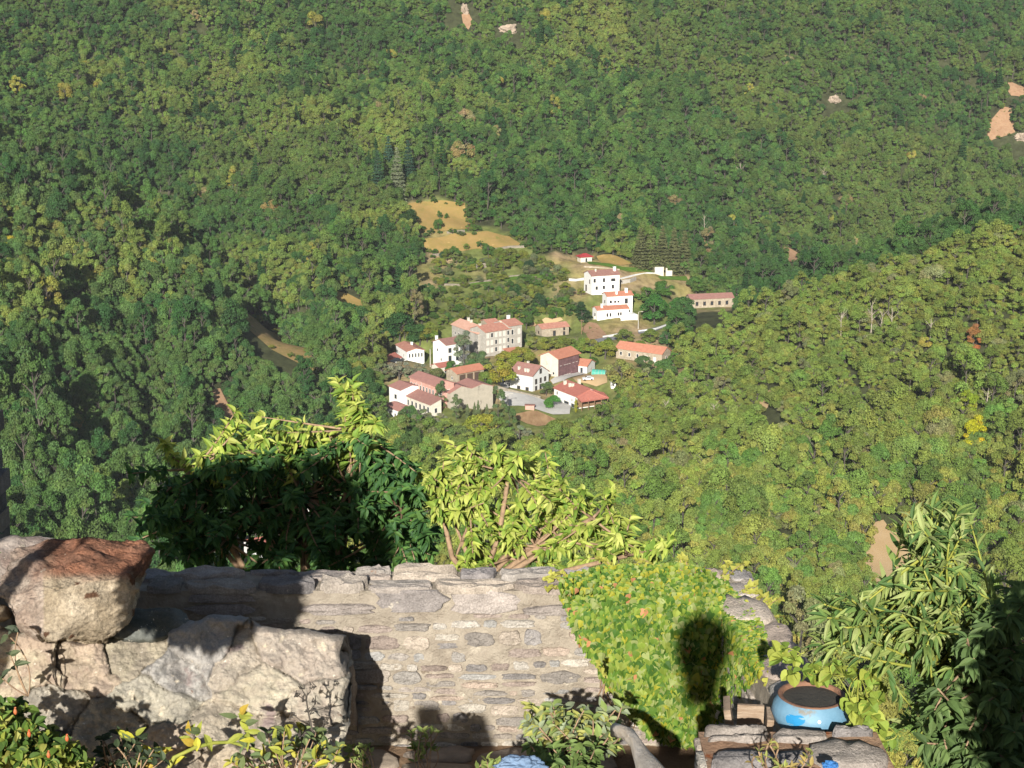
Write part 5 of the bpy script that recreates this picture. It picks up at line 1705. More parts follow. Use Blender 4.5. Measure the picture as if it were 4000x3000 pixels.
def leaves(b_store, base, dirs, ups, length, width, kind='cherry', fold=.25, droop=.35):
    """adds n curved leaves; every argument is an array with n rows"""
    n = len(base)
    d = dirs / (np.linalg.norm(dirs, axis=1)[:, None] + 1e-9)
    s = np.cross(d, ups)
    s /= np.linalg.norm(s, axis=1)[:, None] + 1e-9
    u = np.cross(s, d)
    L, Wd = length[:, None], width[:, None]
    droop = np.broadcast_to(droop, (n,))[:, None]
    fold = np.broadcast_to(fold, (n,))[:, None]
    V = np.zeros((n, 15, 3))
    for i, (t, w) in enumerate(PROF[kind]):
        mid = base + d * L * t - u * L * droop * t * t
        V[:, i * 3 + 0] = mid - s * Wd * w * .5 + u * Wd * w * fold
        V[:, i * 3 + 1] = mid
        V[:, i * 3 + 2] = mid + s * Wd * w * .5 + u * Wd * w * fold
    F = []
    for i in range(4):
        F += [(i * 3, i * 3 + 1, i * 3 + 4, i * 3 + 3), (i * 3 + 1, i * 3 + 2, i * 3 + 5, i * 3 + 4)]
    F = (np.array(F)[None] + (np.arange(n) * 15)[:, None, None]).reshape(-1, 4)
    off = sum(len(x) for x in b_store['v'])
    b_store['v'].append(V.reshape(-1, 3))
    b_store['f'].append(F + off)


def leaf_object(name, st, cols, m, parent=None, smooth=False):
    v = np.concatenate(st['v'])
    f = np.concatenate(st['f'])
    c = np.concatenate(cols).repeat(15, 0)
    return link(name, mesh(name, v, f.tolist(), m, smooth, c), parent)


LF = dict(attr='col', rough=.58, spec=.18, nscale=30)
M_cherry = mat('cherry_leaf', gvar=.12, trans=.22, **LF)
M_lance = mat('lance_leaf', gvar=.12, trans=.25, **LF)
M_ivy = mat('ivy_leaf', gvar=.16, trans=.2, **LF)
M_twig = mat('twig_bark', srgb(170, 142, 112), srgb(130, 106, 84), 20, rough=.9, bump=.3)
M_stem = mat('green_stem', srgb(160, 158, 70), srgb(130, 140, 60), 20, rough=.6)
rl = np.random.RandomState(12)


def branchy(e, root, tips, nleaf, ll, lw, m, kind, palette, droop=.45, r0=.045, bend=.35, name_b='branches', leaf_from=.45, spread=.9, hang=.4, twigm=None, forks=None, pal2=None, nfirst=0, shoot=0.0, along=.55, chain=False):
    """limbs from the root to every tip, leaves set along the outer part of each"""
    bb = MB()
    st = {'v': [], 'f': []}
    cols = []
    roots = forks if forks is not None else [root]
    for it_, tip in enumerate(tips):
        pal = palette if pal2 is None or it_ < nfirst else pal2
        tip = np.array(tip)
        rt = min(roots, key=lambda q: abs(np.linalg.norm(tip - q) - shoot) + .25 * rl.rand())
        mid = (rt + tip) / 2 + np.array([0, 0, -.1]) * bend + rl.randn(3) * .06
        mid[2] = rt[2] + (tip[2] - rt[2]) * (.5 - .18 * bend)
        P = [rt * (1 - t) ** 2 + 2 * mid * t * (1 - t) + tip * t * t for t in np.linspace(0, 1, 8)]
        bb.tube(P, r0 * .45, .004, 5)
        k = nleaf + rl.randint(-3, 4)
        t = leaf_from + (1 - leaf_from) * rl.rand(k) ** .8
        t[:3] = 1
        tt = t[:, None]
        pos = rt * (1 - tt) ** 2 + 2 * mid * tt * (1 - tt) + tip * tt * tt
        ax = 2 * (1 - tt) * (mid - rt) + 2 * tt * (tip - mid)
        ax /= np.linalg.norm(ax, axis=1)[:, None]
        side = rl.randn(k, 3)
        side -= ax * (side * ax).sum(1)[:, None]
        side /= np.linalg.norm(side, axis=1)[:, None]
        d = side * spread + ax * along + np.array([0, 0, -hang])
        up = np.array([0, -.35, 1.0]) + rl.randn(k, 3) * .3
        L = ll * (.6 + .6 * rl.rand(k))
        leaves(st, pos, d, up, L, L * lw / ll * (.85 + .3 * rl.rand(k)), kind, .26, droop * (.6 + .8 * rl.rand(k)))
        c = pal[rl.randint(0, len(pal), k)] * (.8 + .4 * rl.rand(k, 1))
        cols.append(c)
    prev = root
    for f in roots:
        if f is not root and np.linalg.norm(f - root) > 1e-6:
            bb.tube([prev, (prev + f) / 2 + rl.randn(3) * .04, f], r0, r0 * .6, 7)
            prev = f if chain else root
    bb.build(name_b, twigm or M_twig, e, True)
    leaf_object('foliage', st, cols, m, e)


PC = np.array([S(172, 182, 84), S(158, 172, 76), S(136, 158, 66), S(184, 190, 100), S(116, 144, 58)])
PC_SHADED = np.array([S(76, 112, 58), S(66, 102, 54), S(60, 94, 54), S(88, 122, 58)])  # darker greens that paint the shade into the inner shoots' leaf colour


def crop1(x, y):
    return 500 + .5425 * x, 1400 + .5425 * y


def crop2(x, y):
    return 1500 + .5425 * x, 1650 + .5425 * y


YT = 13.3
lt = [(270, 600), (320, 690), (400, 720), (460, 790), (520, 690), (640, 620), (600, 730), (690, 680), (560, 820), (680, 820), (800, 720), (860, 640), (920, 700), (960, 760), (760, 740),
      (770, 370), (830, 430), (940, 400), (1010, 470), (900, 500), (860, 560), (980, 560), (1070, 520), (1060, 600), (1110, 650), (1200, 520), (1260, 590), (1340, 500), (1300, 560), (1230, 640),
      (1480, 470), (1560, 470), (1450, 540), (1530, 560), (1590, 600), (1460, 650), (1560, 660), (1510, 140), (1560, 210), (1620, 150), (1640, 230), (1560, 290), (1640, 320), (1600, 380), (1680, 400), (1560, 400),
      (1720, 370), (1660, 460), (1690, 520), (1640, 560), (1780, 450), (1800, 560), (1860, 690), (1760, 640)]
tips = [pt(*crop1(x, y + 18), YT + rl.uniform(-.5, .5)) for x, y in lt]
poly = [(150, 780), (300, 830), (500, 800), (760, 770), (1000, 690), (1250, 660), (1500, 680), (1800, 600), (1950, 720), (2080, 760), (2180, 820), (2230, 1000), (2230, 1570), (60, 1570), (20, 1150), (60, 900), (0, 830)]
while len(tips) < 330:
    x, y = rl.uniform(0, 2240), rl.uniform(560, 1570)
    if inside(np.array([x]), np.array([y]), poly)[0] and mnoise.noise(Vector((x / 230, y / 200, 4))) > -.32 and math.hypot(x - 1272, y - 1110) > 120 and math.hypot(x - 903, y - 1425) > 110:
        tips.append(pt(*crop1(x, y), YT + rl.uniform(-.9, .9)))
e = thing('cherry_tree', 'leafy cherry tree behind the wall, mostly in shade with sunlit yellow green tips', 'tree', (0, 0, 0))
forks = [pt(*crop1(x, y), YT) for x, y in ((500, 1150), (900, 1050), (1250, 1000), (1600, 950), (1950, 1050), (1000, 650), (1630, 520), (480, 800), (1250, 1300), (700, 1300), (1800, 1300))]
root = pt(1250, 2680, YT)
branchy(e, root, tips, 42, .086, .042, M_cherry, 'cherry', PC, .75, .032, hang=-.15, forks=forks, pal2=PC_SHADED, nfirst=len(lt), shoot=.55, leaf_from=.35)
b = MB()
b.tube([root + np.array([.1, .1, -2.6]), root + np.array([.05, 0, -1]), root], .08, .04, 9)
b.build('trunk', M_twig, e, True)

rt_ = [(450, 130), (520, 190), (600, 135), (640, 190), (560, 260), (430, 250), (480, 320), (700, 230), (800, 200), (860, 195), (760, 290), (880, 260), (970, 225), (1000, 280), (900, 320), (1060, 250), (1160, 195), (1100, 240),
       (250, 345), (330, 370), (300, 430), (400, 420), (240, 490), (330, 520), (420, 520), (370, 590), (480, 560), (560, 360), (640, 420), (720, 380), (580, 460), (690, 470), (620, 560), (540, 620), (730, 560), (660, 650),
       (1180, 355), (1120, 410), (1280, 405), (1230, 460), (1100, 480), (1440, 470), (1400, 520), (1650, 470), (1580, 510), (1500, 560), (1450, 610), (1780, 650), (1700, 690), (1770, 740), (1640, 720), (1560, 700), (1200, 560), (1290, 560), (1340, 600),
       (860, 540), (960, 560), (910, 620), (1000, 640), (930, 700), (1120, 620), (1180, 690), (1060, 720), (800, 640), (760, 700), (870, 760), (780, 810), (1100, 790), (980, 800), (1400, 770), (1500, 740), (1560, 790), (1450, 860), (1680, 780),
       (2080, 835), (1990, 830), (1920, 870), (2030, 890), (1880, 930), (1750, 900), (1660, 940), (1960, 960), (1320, 900), (1220, 870), (1350, 980), (1120, 930), (1250, 1010), (700, 850), (640, 930), (580, 980), (680, 960), (740, 980), (600, 1050), (500, 1090)]
tips = [pt(*crop2(x, y + 16), 13.0 + rl.uniform(-.5, .5)) for x, y in rt_]
e = thing('cherry_tree', 'sunlit yellow green cherry tree behind the middle of the wall', 'tree', (0, 0, 0))
root = pt(*crop2(680, 1200), 13.0)
forks = [root] + [pt(*crop2(x, y), 13.0) for x, y in ((560, 860), (430, 700), (900, 980), (960, 880), (1250, 740), (1270, 840), (1500, 690), (900, 360), (620, 560), (1750, 960), (1100, 880))]
branchy(e, root, tips, 38, .088, .043, M_cherry, 'cherry', PC, .75, .03, hang=-.15, forks=forks, leaf_from=.35, shoot=.5)
b = MB()
b.tube([root + np.array([.1, .1, -2.6]), root + np.array([.05, 0, -1]), root], .08, .035, 9)
b.build('trunk', M_twig, e, True)

# ------------------------------------------------------------------ ivy over the wall
def ivy_poly():
    q = [(2190, 2262), (2240, 2232), (2330, 2212), (2450, 2200), (2560, 2203), (2640, 2194), (2740, 2215), (2810, 2240), (2870, 2310), (2945, 2390), (2990, 2470), (2990, 2560), (2965, 2630), (2915, 2690),
         (2870, 2720), (2830, 2790), (2790, 2860), (2740, 2905), (2640, 2900), (2540, 2860), (2470, 2790), (2420, 2720), (2360, 2640), (2320, 2560), (2260, 2480), (2230, 2400), (2190, 2330)]
    return q


pivy = ivy_poly()
iv = thing('ivy', 'mass of yellow green ivy hanging over the wall corner with a few browned leaves', 'ivy', (0, 0, 0))
st, cols, K = {'v': [], 'f': []}, [], 0
base, dirs, ups, Ls, cl = [], [], [], [], []
PI = np.array([S(126, 146, 56), S(104, 132, 48), S(84, 116, 42), S(140, 154, 66), S(68, 102, 38), S(146, 156, 92)])
while len(base) < 16000:
    u, v = (rl.uniform(2150, 3000) if len(base) < 12500 else rl.uniform(2760, 3000)), rl.uniform(2190, 2920)
    if not inside(np.array([u]), np.array([v]), pivy)[0]:
        continue
    d = ray(u, v)
    # bulging mass: thickest in the middle, resting on the wall face below its top and on its top above
    cu = (u - 2580) / 400
    cv = (v - 2560) / 380
    bul = .12 + .42 * max(0, 1 - cu * cu - cv * cv) ** .6 + .07 * mnoise.fractal(Vector((u / 90, v / 90, 0)), 1, 2, 3)
    lay = rl.rand() ** 1.5 * .17
    y = YW - bul + lay
    if v < 2310:
        y = min((ZT + .05 + .09 * rl.rand()) / d[2], YW + .38)
    yin = (1.285 + .0797 * 10.06) / (d[0] + .0797)         # where this ray meets the side wall
    if d[0] > 0.1 and yin < y:
        y = yin - .14 - .15 * max(0, bul - .2) + lay * .7 if d[2] * yin < ZT - .02 else ZT / d[2] - .08 - .05 * rl.rand()
    P = d * y
    small = v < 2330 or u > 2900 or u < 2235
    nrm = np.array([cu * .5, -1.0, .55 - cv * .35]) + rl.randn(3) * np.array([.4, .2, .38])
    dn = np.array([.25 * cu + .35 * rl.randn(), -.25, -1.0 + .35 * rl.randn()])
    base.append(P); dirs.append(dn); ups.append(nrm)
    Ls.append((.036 if small else .053) * rl.uniform(.65, 1.25))
    q = rl.rand()
    if q < .008 * (1.6 if v > 2350 else 1):
        cl.append(S(176, 124, 84) * rl.uniform(.8, 1.2))
    elif q < .06 or small and q < .2:
        cl.append(S(160, 158, 54) * rl.uniform(.85, 1.1))
    else:
        cl.append(PI[rl.randint(6)] * rl.uniform(.8, 1.15))
# sprays running out along the wall top and the side wall
sprays = [((2240, 2270), (2150, 2262)), ((2240, 2300), (2120, 2278)), ((2230, 2330), (2130, 2318)), ((2400, 2230), (2330, 2202)), ((2560, 2228), (2490, 2205)), ((2660, 2235), (2655, 2190)), ((2690, 2240), (2668, 2196)),
          ((2820, 2262), (2850, 2218)), ((2830, 2270), (2918, 2220)), ((2880, 2340), (2950, 2300)), ((2900, 2370), (2965, 2330)), ((2930, 2440), (3050, 2355)), ((2930, 2420), (3010, 2362)), ((2950, 2480), (3030, 2470)),
          ((2940, 2460), (3070, 2428)), ((2930, 2540), (2985, 2560)), ((2255, 2470), (2225, 2440)), ((2330, 2600), (2270, 2500)), ((2380, 2690), (2330, 2610)), ((2920, 2600), (3000, 2640)), ((2900, 2640), (2985, 2690)), ((2860, 2360), (2950, 2330)), ((2900, 2400), (2990, 2350))]
bb = MB()
for (u0, v0), (u1, v1) in sprays:
    y0_ = YW - .02 if v0 > 2310 else YW + (2310 - v0) / 84 * .36
    a, c = ray(u0, v0) * (y0_ - .1), None
    yb = ZT / ray(u1, v1)[2] if v1 > 2226 else YW + .3
    if u1 < 2300 and v1 > 2330:
        yb = YW - .03
    yb = min(yb, YW + .38)
    c = ray(u1, v1) * (yb - .03) + np.array([0, 0, .03])
    Pm = [a + (c - a) * t + np.array([0, 0, .03 * math.sin(3.1 * t)]) for t in np.linspace(0, 1, 6)]
    bb.tube(Pm, .004, .002, 4)
    for t in np.linspace(.05, 1, 20):
        P = a + (c - a) * t + np.array([0, 0, .03 * math.sin(3.1 * t)])
        base.append(P); dirs.append((c - a) / np.linalg.norm(c - a) * .5 + rl.randn(3) * .6); ups.append(np.array([0, -.7, .8]) + rl.randn(3) * .3)
        Ls.append(.036 * rl.uniform(.7, 1.3)); cl.append(S(172, 170, 78) * rl.uniform(.8, 1.1))
for k in range(60):                                   # woody stems under the leaves
    u, v = rl.uniform(2330, 2880), rl.uniform(2320, 2600)
    a = ray(u, v) * (YW - .04)
    bb.tube([a, ray(u + rl.uniform(-40, 40), v + 120) * (YW - .1), ray(u + rl.uniform(-60, 60), v + 260) * (YW - .05)], .006, .004, 4)
bb.build('stems', M_twig, iv)
Ls = np.array(Ls)
leaves(st, np.array(base), np.array(dirs), np.array(ups), Ls, Ls * .92, 'ivy', .12, .15 + .2 * rl.rand(len(base)))
leaf_object('leaves', st, [np.array(cl)], M_ivy, iv)

# ------------------------------------------------------------------ pot, crate, log
M_glaze = mat('blue_glaze', srgb(118, 156, 178), srgb(98, 138, 162), 3, rough=.5, spec=.35, bump=.25, bscale=14, spots=[(srgb(130, 128, 120), .63, 7)])
M_rim = mat('rusty_rim', srgb(150, 110, 84), srgb(112, 82, 66), 12, rough=.7, bump=.4)
M_water = mat('dark_soil', srgb(74, 70, 62), srgb(56, 54, 48), 9, rough=.75, bump=.5, bscale=30, spots=[(srgb(130, 120, 90), .68, 24)])
M_spot = mat('deep_blue_glaze', srgb(48, 134, 184), rough=.25, spec=.5)
M_white = mat('white_glaze', _srgb(200, 205, 205), rough=.3, spec=.5)
pc = pt(3172, 2712, 7.62)
zb = ZT + .02
hp = pc[2] - zb
pot = thing('flower_pot', 'big round sky blue glazed pot with rusty rim, filled with dark earth', 'pot', (pc[0], pc[1], zb))
prof = [(.02, 0), (.13, 0), (.145, .01), (.19, hp * .35), (.205, hp * .55), (.196, hp * .74), (.172, hp * .90), (.160, hp * .955)]
b = MB(); b.lathe(prof, 48); b.build('body', M_glaze, pot, True)
b = MB(); b.lathe([(.158, hp * .95), (.170, hp * .965), (.176, hp * .985), (.172, hp), (.158, hp * 1.003), (.150, hp * .97), (.149, hp * .80)], 48); b.build('rim', M_rim, pot, True)
b = MB(); b.lathe([(.152, hp * .90), (.1, hp * .91), (.05, hp * .905), (.001, hp * .905)], 40); b.build('soil', M_water, pot, True)


def on_pot(a0, z0, ra, rz, m, nm, seed):
    r_ = random.Random(seed)
    zs = [p[1] for p in prof[2:]]
    rr = [p[0] for p in prof[2:]]
    vs, fs = [], []
    for ring in (0, .5, 1):
        for k in range(20):
            t = 2 * math.pi * k / 20
            w = ring * (1 + (.22 * math.sin(2 * t + seed) + .10 * math.sin(3 * t)) * (ring == 1) * (ra > .02))
            z = z0 + rz * w * math.sin(t)
            a = a0 + ra * w * math.cos(t) / .2
            R_ = float(np.interp(z, zs, rr)) + .0025 - .002 * (ring == 1)
            vs.append((R_ * math.cos(a), R_ * math.sin(a), z))
    for i in range(2):
        for k in range(20):
            fs.append((i * 20 + k, i * 20 + (k + 1) % 20, (i + 1) * 20 + (k + 1) % 20, (i + 1) * 20 + k))
    b_ = MB(); b_.add(vs, fs); b_.build(nm, m, pot, True)


on_pot(-math.pi / 2 - .62, hp * .66, .045, .034, M_spot, 'painted_spot', 1)
on_pot(-math.pi / 2 + .02, hp * .70, .009, .009, M_white, 'painted_spot', 2)

M_plank = mat('weathered_plank', srgb(178, 158, 136), srgb(138, 112, 88), 5, rough=.9, bump=.5, bscale=22, stretch=(1, 1, 8))
cr = thing('wooden_crate', 'broken weathered wooden crate wedged between the side wall and the blue pot', 'crate', pt(2925, 2800, 7.75) + np.array([0, 0, -.12]), -.12)
for i, (x0, x1, y0_, y1_, z0, z1, tl) in enumerate([(-.10, -.065, -.16, .02, 0, .24, -.16), (.085, .12, -.10, .06, 0, .16, .05), (-.06, .08, -.05, -.03, .0, .05, 0), (-.06, .08, .03, .05, .02, .17, 0), (-.06, .08, -.12, -.10, .0, .035, 0), (.02, .035, -.11, .03, .0, .09, .3)]):
    b = MB(); b.box(x0, x1, y0_, y1_, z0, z1)
    o = b.build('plank', M_plank, cr)
    o.rotation_euler = (0, tl, 0)

# pale weathered log, curving down out of the picture
lg = thing('weathered_log', 'pale cracked weathered log lying curved beside the sage plant at the bottom', 'log', (0, 0, 0))
b = MB()
LP = [ptd(u, v, D) for u, v, D in ((2400, 2850, 8.45), (2450, 2868, 8.3), (2495, 2910, 8.15), (2530, 2975, 7.95), (2550, 3040, 7.7), (2560, 3120, 7.5))]
b.tube([LP[0] + (LP[1] - LP[0]) * t for t in (0, .5)] + LP[1:], .03, .06, 24)
for i, q in enumerate(b.v):
    k = .035 * mnoise.fractal(Vector((q[0] * 7, q[1] * 2, q[2] * 7)), 1, 2, 5)
    b.v[i] = (q[0] + k, q[1], q[2] + k)
b.build('bark', mat('pale_dead_wood', srgb(226, 214, 198), srgb(192, 176, 156), 4, rough=.95, bump=.7, bscale=16, stretch=(4, 1, 4), spots=[(srgb(104, 88, 76), .64, 5)]), lg, True)
# earth bank under the ivy with fallen leaves
bm = MB()
pe2 = ptd(2665, 2960, 9.0)
N2 = 40
vs = []
for j in range(N2 + 1):
    for i in range(N2 + 1):
        x, y = -.45 + .9 * i / N2, -.7 + 1.4 * j / N2
        q = max(0, 1 - (x / .42) ** 2 - (y / .68) ** 2)
        vs.append((x, y, .38 * q ** .6 - .1 + .012 * mnoise.fractal(Vector((x * 9, y * 9, 0)), 1, 2, 4)))
bm.add(vs, [(j * 41 + i, j * 41 + i + 1, (j + 1) * 41 + i + 1, (j + 1) * 41 + i) for j in range(N2) for i in range(N2)])
o = bm.build('earth_bank', mat('brown_earth', srgb(158, 130, 102), srgb(132, 106, 82), 4, rough=1, bump=.5, bscale=26), None, True, (pe2[0], pe2[1], ZF + .08))
tag(o, 'bare brown earth bank at the foot of the ivy', None, None, 'structure')
st = {'v': [], 'f': []}
n = 260
a = rl.rand(n) * 6.28
rr = np.sqrt(rl.rand(n))
px, py = .24 * rr * np.cos(a), .25 + .22 * rr * np.sin(a)
pz = np.array([.38 * max(0, 1 - (x / .42) ** 2 - (y / .68) ** 2) ** .6 - .1 + .02 for x, y in zip(px, py)])
base_ = np.stack([pe2[0] + px, pe2[1] + py, ZF + .08 + pz], 1)
dr = rl.randn(n, 3) * np.array([1, 1, .25])
leaves(st, base_, dr, np.array([0, 0, 1]) + rl.randn(n, 3) * .35, .03 + .03 * rl.rand(n), .018 + .012 * rl.rand(n), 'cherry', .3, .3)
o = leaf_object('fallen_leaves', st, [np.array([S(190, 150, 104), S(172, 118, 78), S(204, 172, 126)])[rl.randint(0, 3, n)] * (.8 + .4 * rl.rand(n, 1))], M_ivy)
tag(o, 'litter of dry brown leaves on the earth bank under the ivy', None, None, 'stuff')

M_bluecloth = mat('blue_cloth', srgb(70, 130, 190), srgb(54, 106, 166), 6, rough=.6, bump=.5, bscale=18)
for lb, (u, v, D), (sx, sy, sz), m in (('crumpled grey blue sheet poking up at the bottom edge below the sage', (2030, 2998, 8.0), (.12, .08, .05), mat('grey_blue_cloth', srgb(130, 152, 178), srgb(104, 128, 156), 8, rough=.7, bump=.5)),
                                      ('small bright blue rag on the corner slabs at the bottom edge', (3242, 2990, 7.45), (.035, .03, .02), M_bluecloth)):
    bm_ = bmesh.new()
    bmesh.ops.create_icosphere(bm_, subdivisions=5, radius=1)
    for q in bm_.verts:
        c_ = q.co.copy()
        k = 1 + .35 * mnoise.fractal(c_ * 2.2 + Vector((u, 0, 0)), 1, 2, 4) - .25 * abs(mnoise.noise(c_ * 3))
        q.co = Vector((c_.x * sx * k, c_.y * sy * k, max(-.9, c_.z) * sz * k))
    me = bpy.data.meshes.new('rag'); bm_.to_mesh(me); bm_.free(); me.materials.append(m)
    me.polygons.foreach_set('use_smooth', [True] * len(me.polygons))
    tag(link('rag', me, None, ptd(u, v, D)), lb, 'rag')

# ------------------------------------------------------------------ plants
def shrub_from(name, label, cat, root, tips, nl, ll, lw, m, kind, pal, **kw):
    e_ = thing(name, label, cat, (0, 0, 0))
    branchy(e_, np.array(root), tips, nl, ll, lw, m, kind, pal, name_b='stems', **kw)
    return e_


def crop8(x, y):
    return 2900 + .663 * x, 1900 + .663 * y


PL = np.array([S(148, 162, 90), S(130, 150, 80), S(108, 134, 70), S(162, 172, 108), S(86, 116, 62)])
lit = [(1050, 130), (930, 160), (880, 210), (1000, 180), (1100, 160), (1190, 150), (1230, 120), (1270, 190), (1160, 200), (1080, 220), (1000, 250), (900, 280), (1150, 300), (1220, 280), (1060, 300), (960, 390), (1010, 340), (1120, 360), (1200, 340),
       (1160, 420), (1060, 440), (1000, 480), (920, 500), (1230, 450), (480, 680), (540, 700), (620, 640), (560, 760), (640, 700), (700, 690), (500, 760), (760, 700), (840, 560), (900, 560), (960, 600), (820, 640), (900, 660), (1000, 600), (1040, 560), (1100, 520),
       (450, 860), (480, 930), (540, 850), (600, 820), (660, 860), (720, 820), (560, 930), (620, 940), (680, 950), (760, 880), (800, 780), (860, 740), (940, 740), (1020, 700), (1080, 640), (1150, 580), (1180, 640), (820, 860), (900, 960), (960, 900), (880, 1010),
       (960, 980), (1020, 1010), (1080, 940), (1140, 1000), (1090, 860), (1160, 800), (1220, 720), (1260, 640), (1300, 560), (1340, 640), (1280, 780), (1200, 880), (1260, 920), (1340, 860), (1380, 760), (1440, 700), (1480, 560), (1400, 620), (640, 760), (740, 760),
       (980, 800), (1060, 780), (1320, 960), (1140, 1120), (1080, 1200), (1060, 1260), (1140, 1230), (1200, 1150), (1000, 1290), (1120, 1320), (980, 1380), (1240, 1060)]
tips = [pt(*crop8(x + (70 if y < 520 and x > 800 else 0), y + 14), 7.1 + rl.uniform(-.45, .45)) for x, y in lit]
root = pt(*crop8(1560, 1700), 7.3)
forks = [root] + [pt(*crop8(x, y), 7.1) for x, y in ((1440, 1180), (1300, 900), (1500, 850), (1250, 620), (1000, 820), (1180, 330), (820, 800), (1150, 1080))]
shrub_from('buddleia_bush', 'large bush with long narrow yellow green leaves arching from the right', 'bush', root, tips, 30, .092, .021, M_lance, 'lance', PL, droop=.45, shoot=.55, along=.8, r0=.02, forks=forks, leaf_from=.25, spread=.6, hang=.05, twigm=M_stem)
tips = [pt(*crop8(rl.uniform(1180, 1680), 0), 6.9) for _ in range(0)]
while len(tips) < 150:
    x, y = rl.uniform(1060, 1690), rl.uniform(480, 1680)
    if y > 480 + (1660 - x) * 1.15 and (x > 1300 or y > 1150):
        tips.append(pt(*crop8(x, y), 6.75 + rl.uniform(-.35, .45)))
root = pt(*crop8(1620, 1800), 7.0)
forks = [root] + [pt(*crop8(x, y), 6.95) for x, y in ((1480, 1400), (1450, 1150), (1600, 900), (1620, 1250), (1300, 1450), (1500, 1650))]
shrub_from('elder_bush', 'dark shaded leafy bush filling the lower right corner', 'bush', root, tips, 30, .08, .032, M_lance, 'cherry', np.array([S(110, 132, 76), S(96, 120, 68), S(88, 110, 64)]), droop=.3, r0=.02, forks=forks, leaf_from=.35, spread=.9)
# vine with rounded leaves over and beside the pot
vt_ = [crop8(x, y) for x, y in ((260, 950), (200, 970), (230, 1010), (310, 1020), (360, 1080), (420, 1070), (460, 1120), (520, 1100), (620, 1110), (700, 1150), (760, 1100), (690, 1240), (740, 1290), (680, 1330), (640, 1260), (760, 1350), (810, 1420), (850, 1440), (730, 1430), (840, 1500), (700, 1400), (790, 1240), (820, 1160), (640, 1060), (560, 1060), (300, 1100), (760, 1200), (660, 1400))]
tips = [pt(u, v, 7.35 + rl.uniform(-.2, .2)) for u, v in vt_]
root = pt(*crop8(900, 1640), 7.3)
forks = [root] + [pt(*crop8(x, y), 7.4) for x, y in ((850, 1420), (800, 1230), (690, 1110), (540, 1090), (420, 1060), (300, 1010))]
shrub_from('grape_vine', 'trailing vine with broad rounded green leaves above and right of the blue pot', 'vine', root, tips, 6, .062, .056, M_ivy, 'round', np.array([S(140, 158, 66), S(122, 146, 60), S(156, 164, 72)]), droop=.2, r0=.006, forks=forks, leaf_from=.6, spread=.8, twigm=M_stem, chain=True)
# low grey green plant at the bottom middle
n = 75
tips = [ptd(rl.uniform(2060, 2440), rl.uniform(2760, 2930), 9.0 + rl.uniform(-.25, .3)) for _ in range(n)]
shrub_from('sage_plant', 'low bushy grey green plant at the foot of the wall, half in shade', 'plant', ptd(2260, 3000, 8.95), tips, 15, .07, .036, M_ivy, 'cherry', np.array([S(150, 158, 110), S(132, 150, 84), S(166, 166, 90), S(140, 150, 118)]), droop=.3, r0=.014, leaf_from=.5, spread=.9, hang=.1)
tips = [ptd(rl.uniform(2060, 2330), rl.uniform(2905, 3020), 8.6 + rl.uniform(-.25, .3)) for _ in range(34)]
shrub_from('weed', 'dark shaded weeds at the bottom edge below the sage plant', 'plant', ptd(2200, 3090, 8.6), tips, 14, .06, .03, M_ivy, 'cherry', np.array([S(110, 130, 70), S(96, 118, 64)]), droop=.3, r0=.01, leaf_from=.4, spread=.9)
# rose bush with hips at the lower left
tips = []
while len(tips) < 120:
    u, v = rl.uniform(-80, 330), rl.uniform(2640, 3020)
    if v > 2735 + max(0, u - 60) * .75:
        tips.append(ptd(u, v, 8.5 + rl.uniform(-.4, .4)))
e = shrub_from('rose_bush', 'rose bush with small bright leaves and orange hips in the lower left corner', 'bush', ptd(60, 3250, 8.5), tips, 18, .056, .036, M_ivy, 'round', np.array([S(136, 146, 62), S(100, 124, 52), S(80, 106, 46), S(150, 150, 76), S(70, 94, 44)]), droop=.2, r0=.012, leaf_from=.4, spread=.9, hang=.05, twigm=M_stem,
                forks=[ptd(u, v, 8.5) for u, v in ((60, 3250), (40, 2950), (160, 2960), (260, 2990), (-20, 2860))])
M_hip = mat('rose_hip', srgb(196, 96, 56), srgb(170, 110, 70), 20, rough=.5)
for u, v in ((262, 2885), (114, 2868), (60, 2780), (190, 2950)):
    b = MB(); b.lathe([(.001, -.016), (.007, -.010), (.010, 0), (.007, .010), (.004, .017), (.006, .021)], 12, center=ptd(u, v, 8.0)); b.build('rose_hip', M_hip, e, True)
# thin branch with a few leaves at the left edge
tips = [ptd(u, v, 9.05) for u, v in ((30, 2480), (70, 2470), (40, 2560), (60, 2600), (10, 2650))]
shrub_from('briar', 'thin dark briar stem with three leaves before the left rocks', 'plant', ptd(110, 2720, 9.1), tips, 5, .07, .035, M_ivy, 'cherry', np.array([S(90, 100, 70), S(70, 80, 60)]), droop=.2, r0=.008, leaf_from=.75)
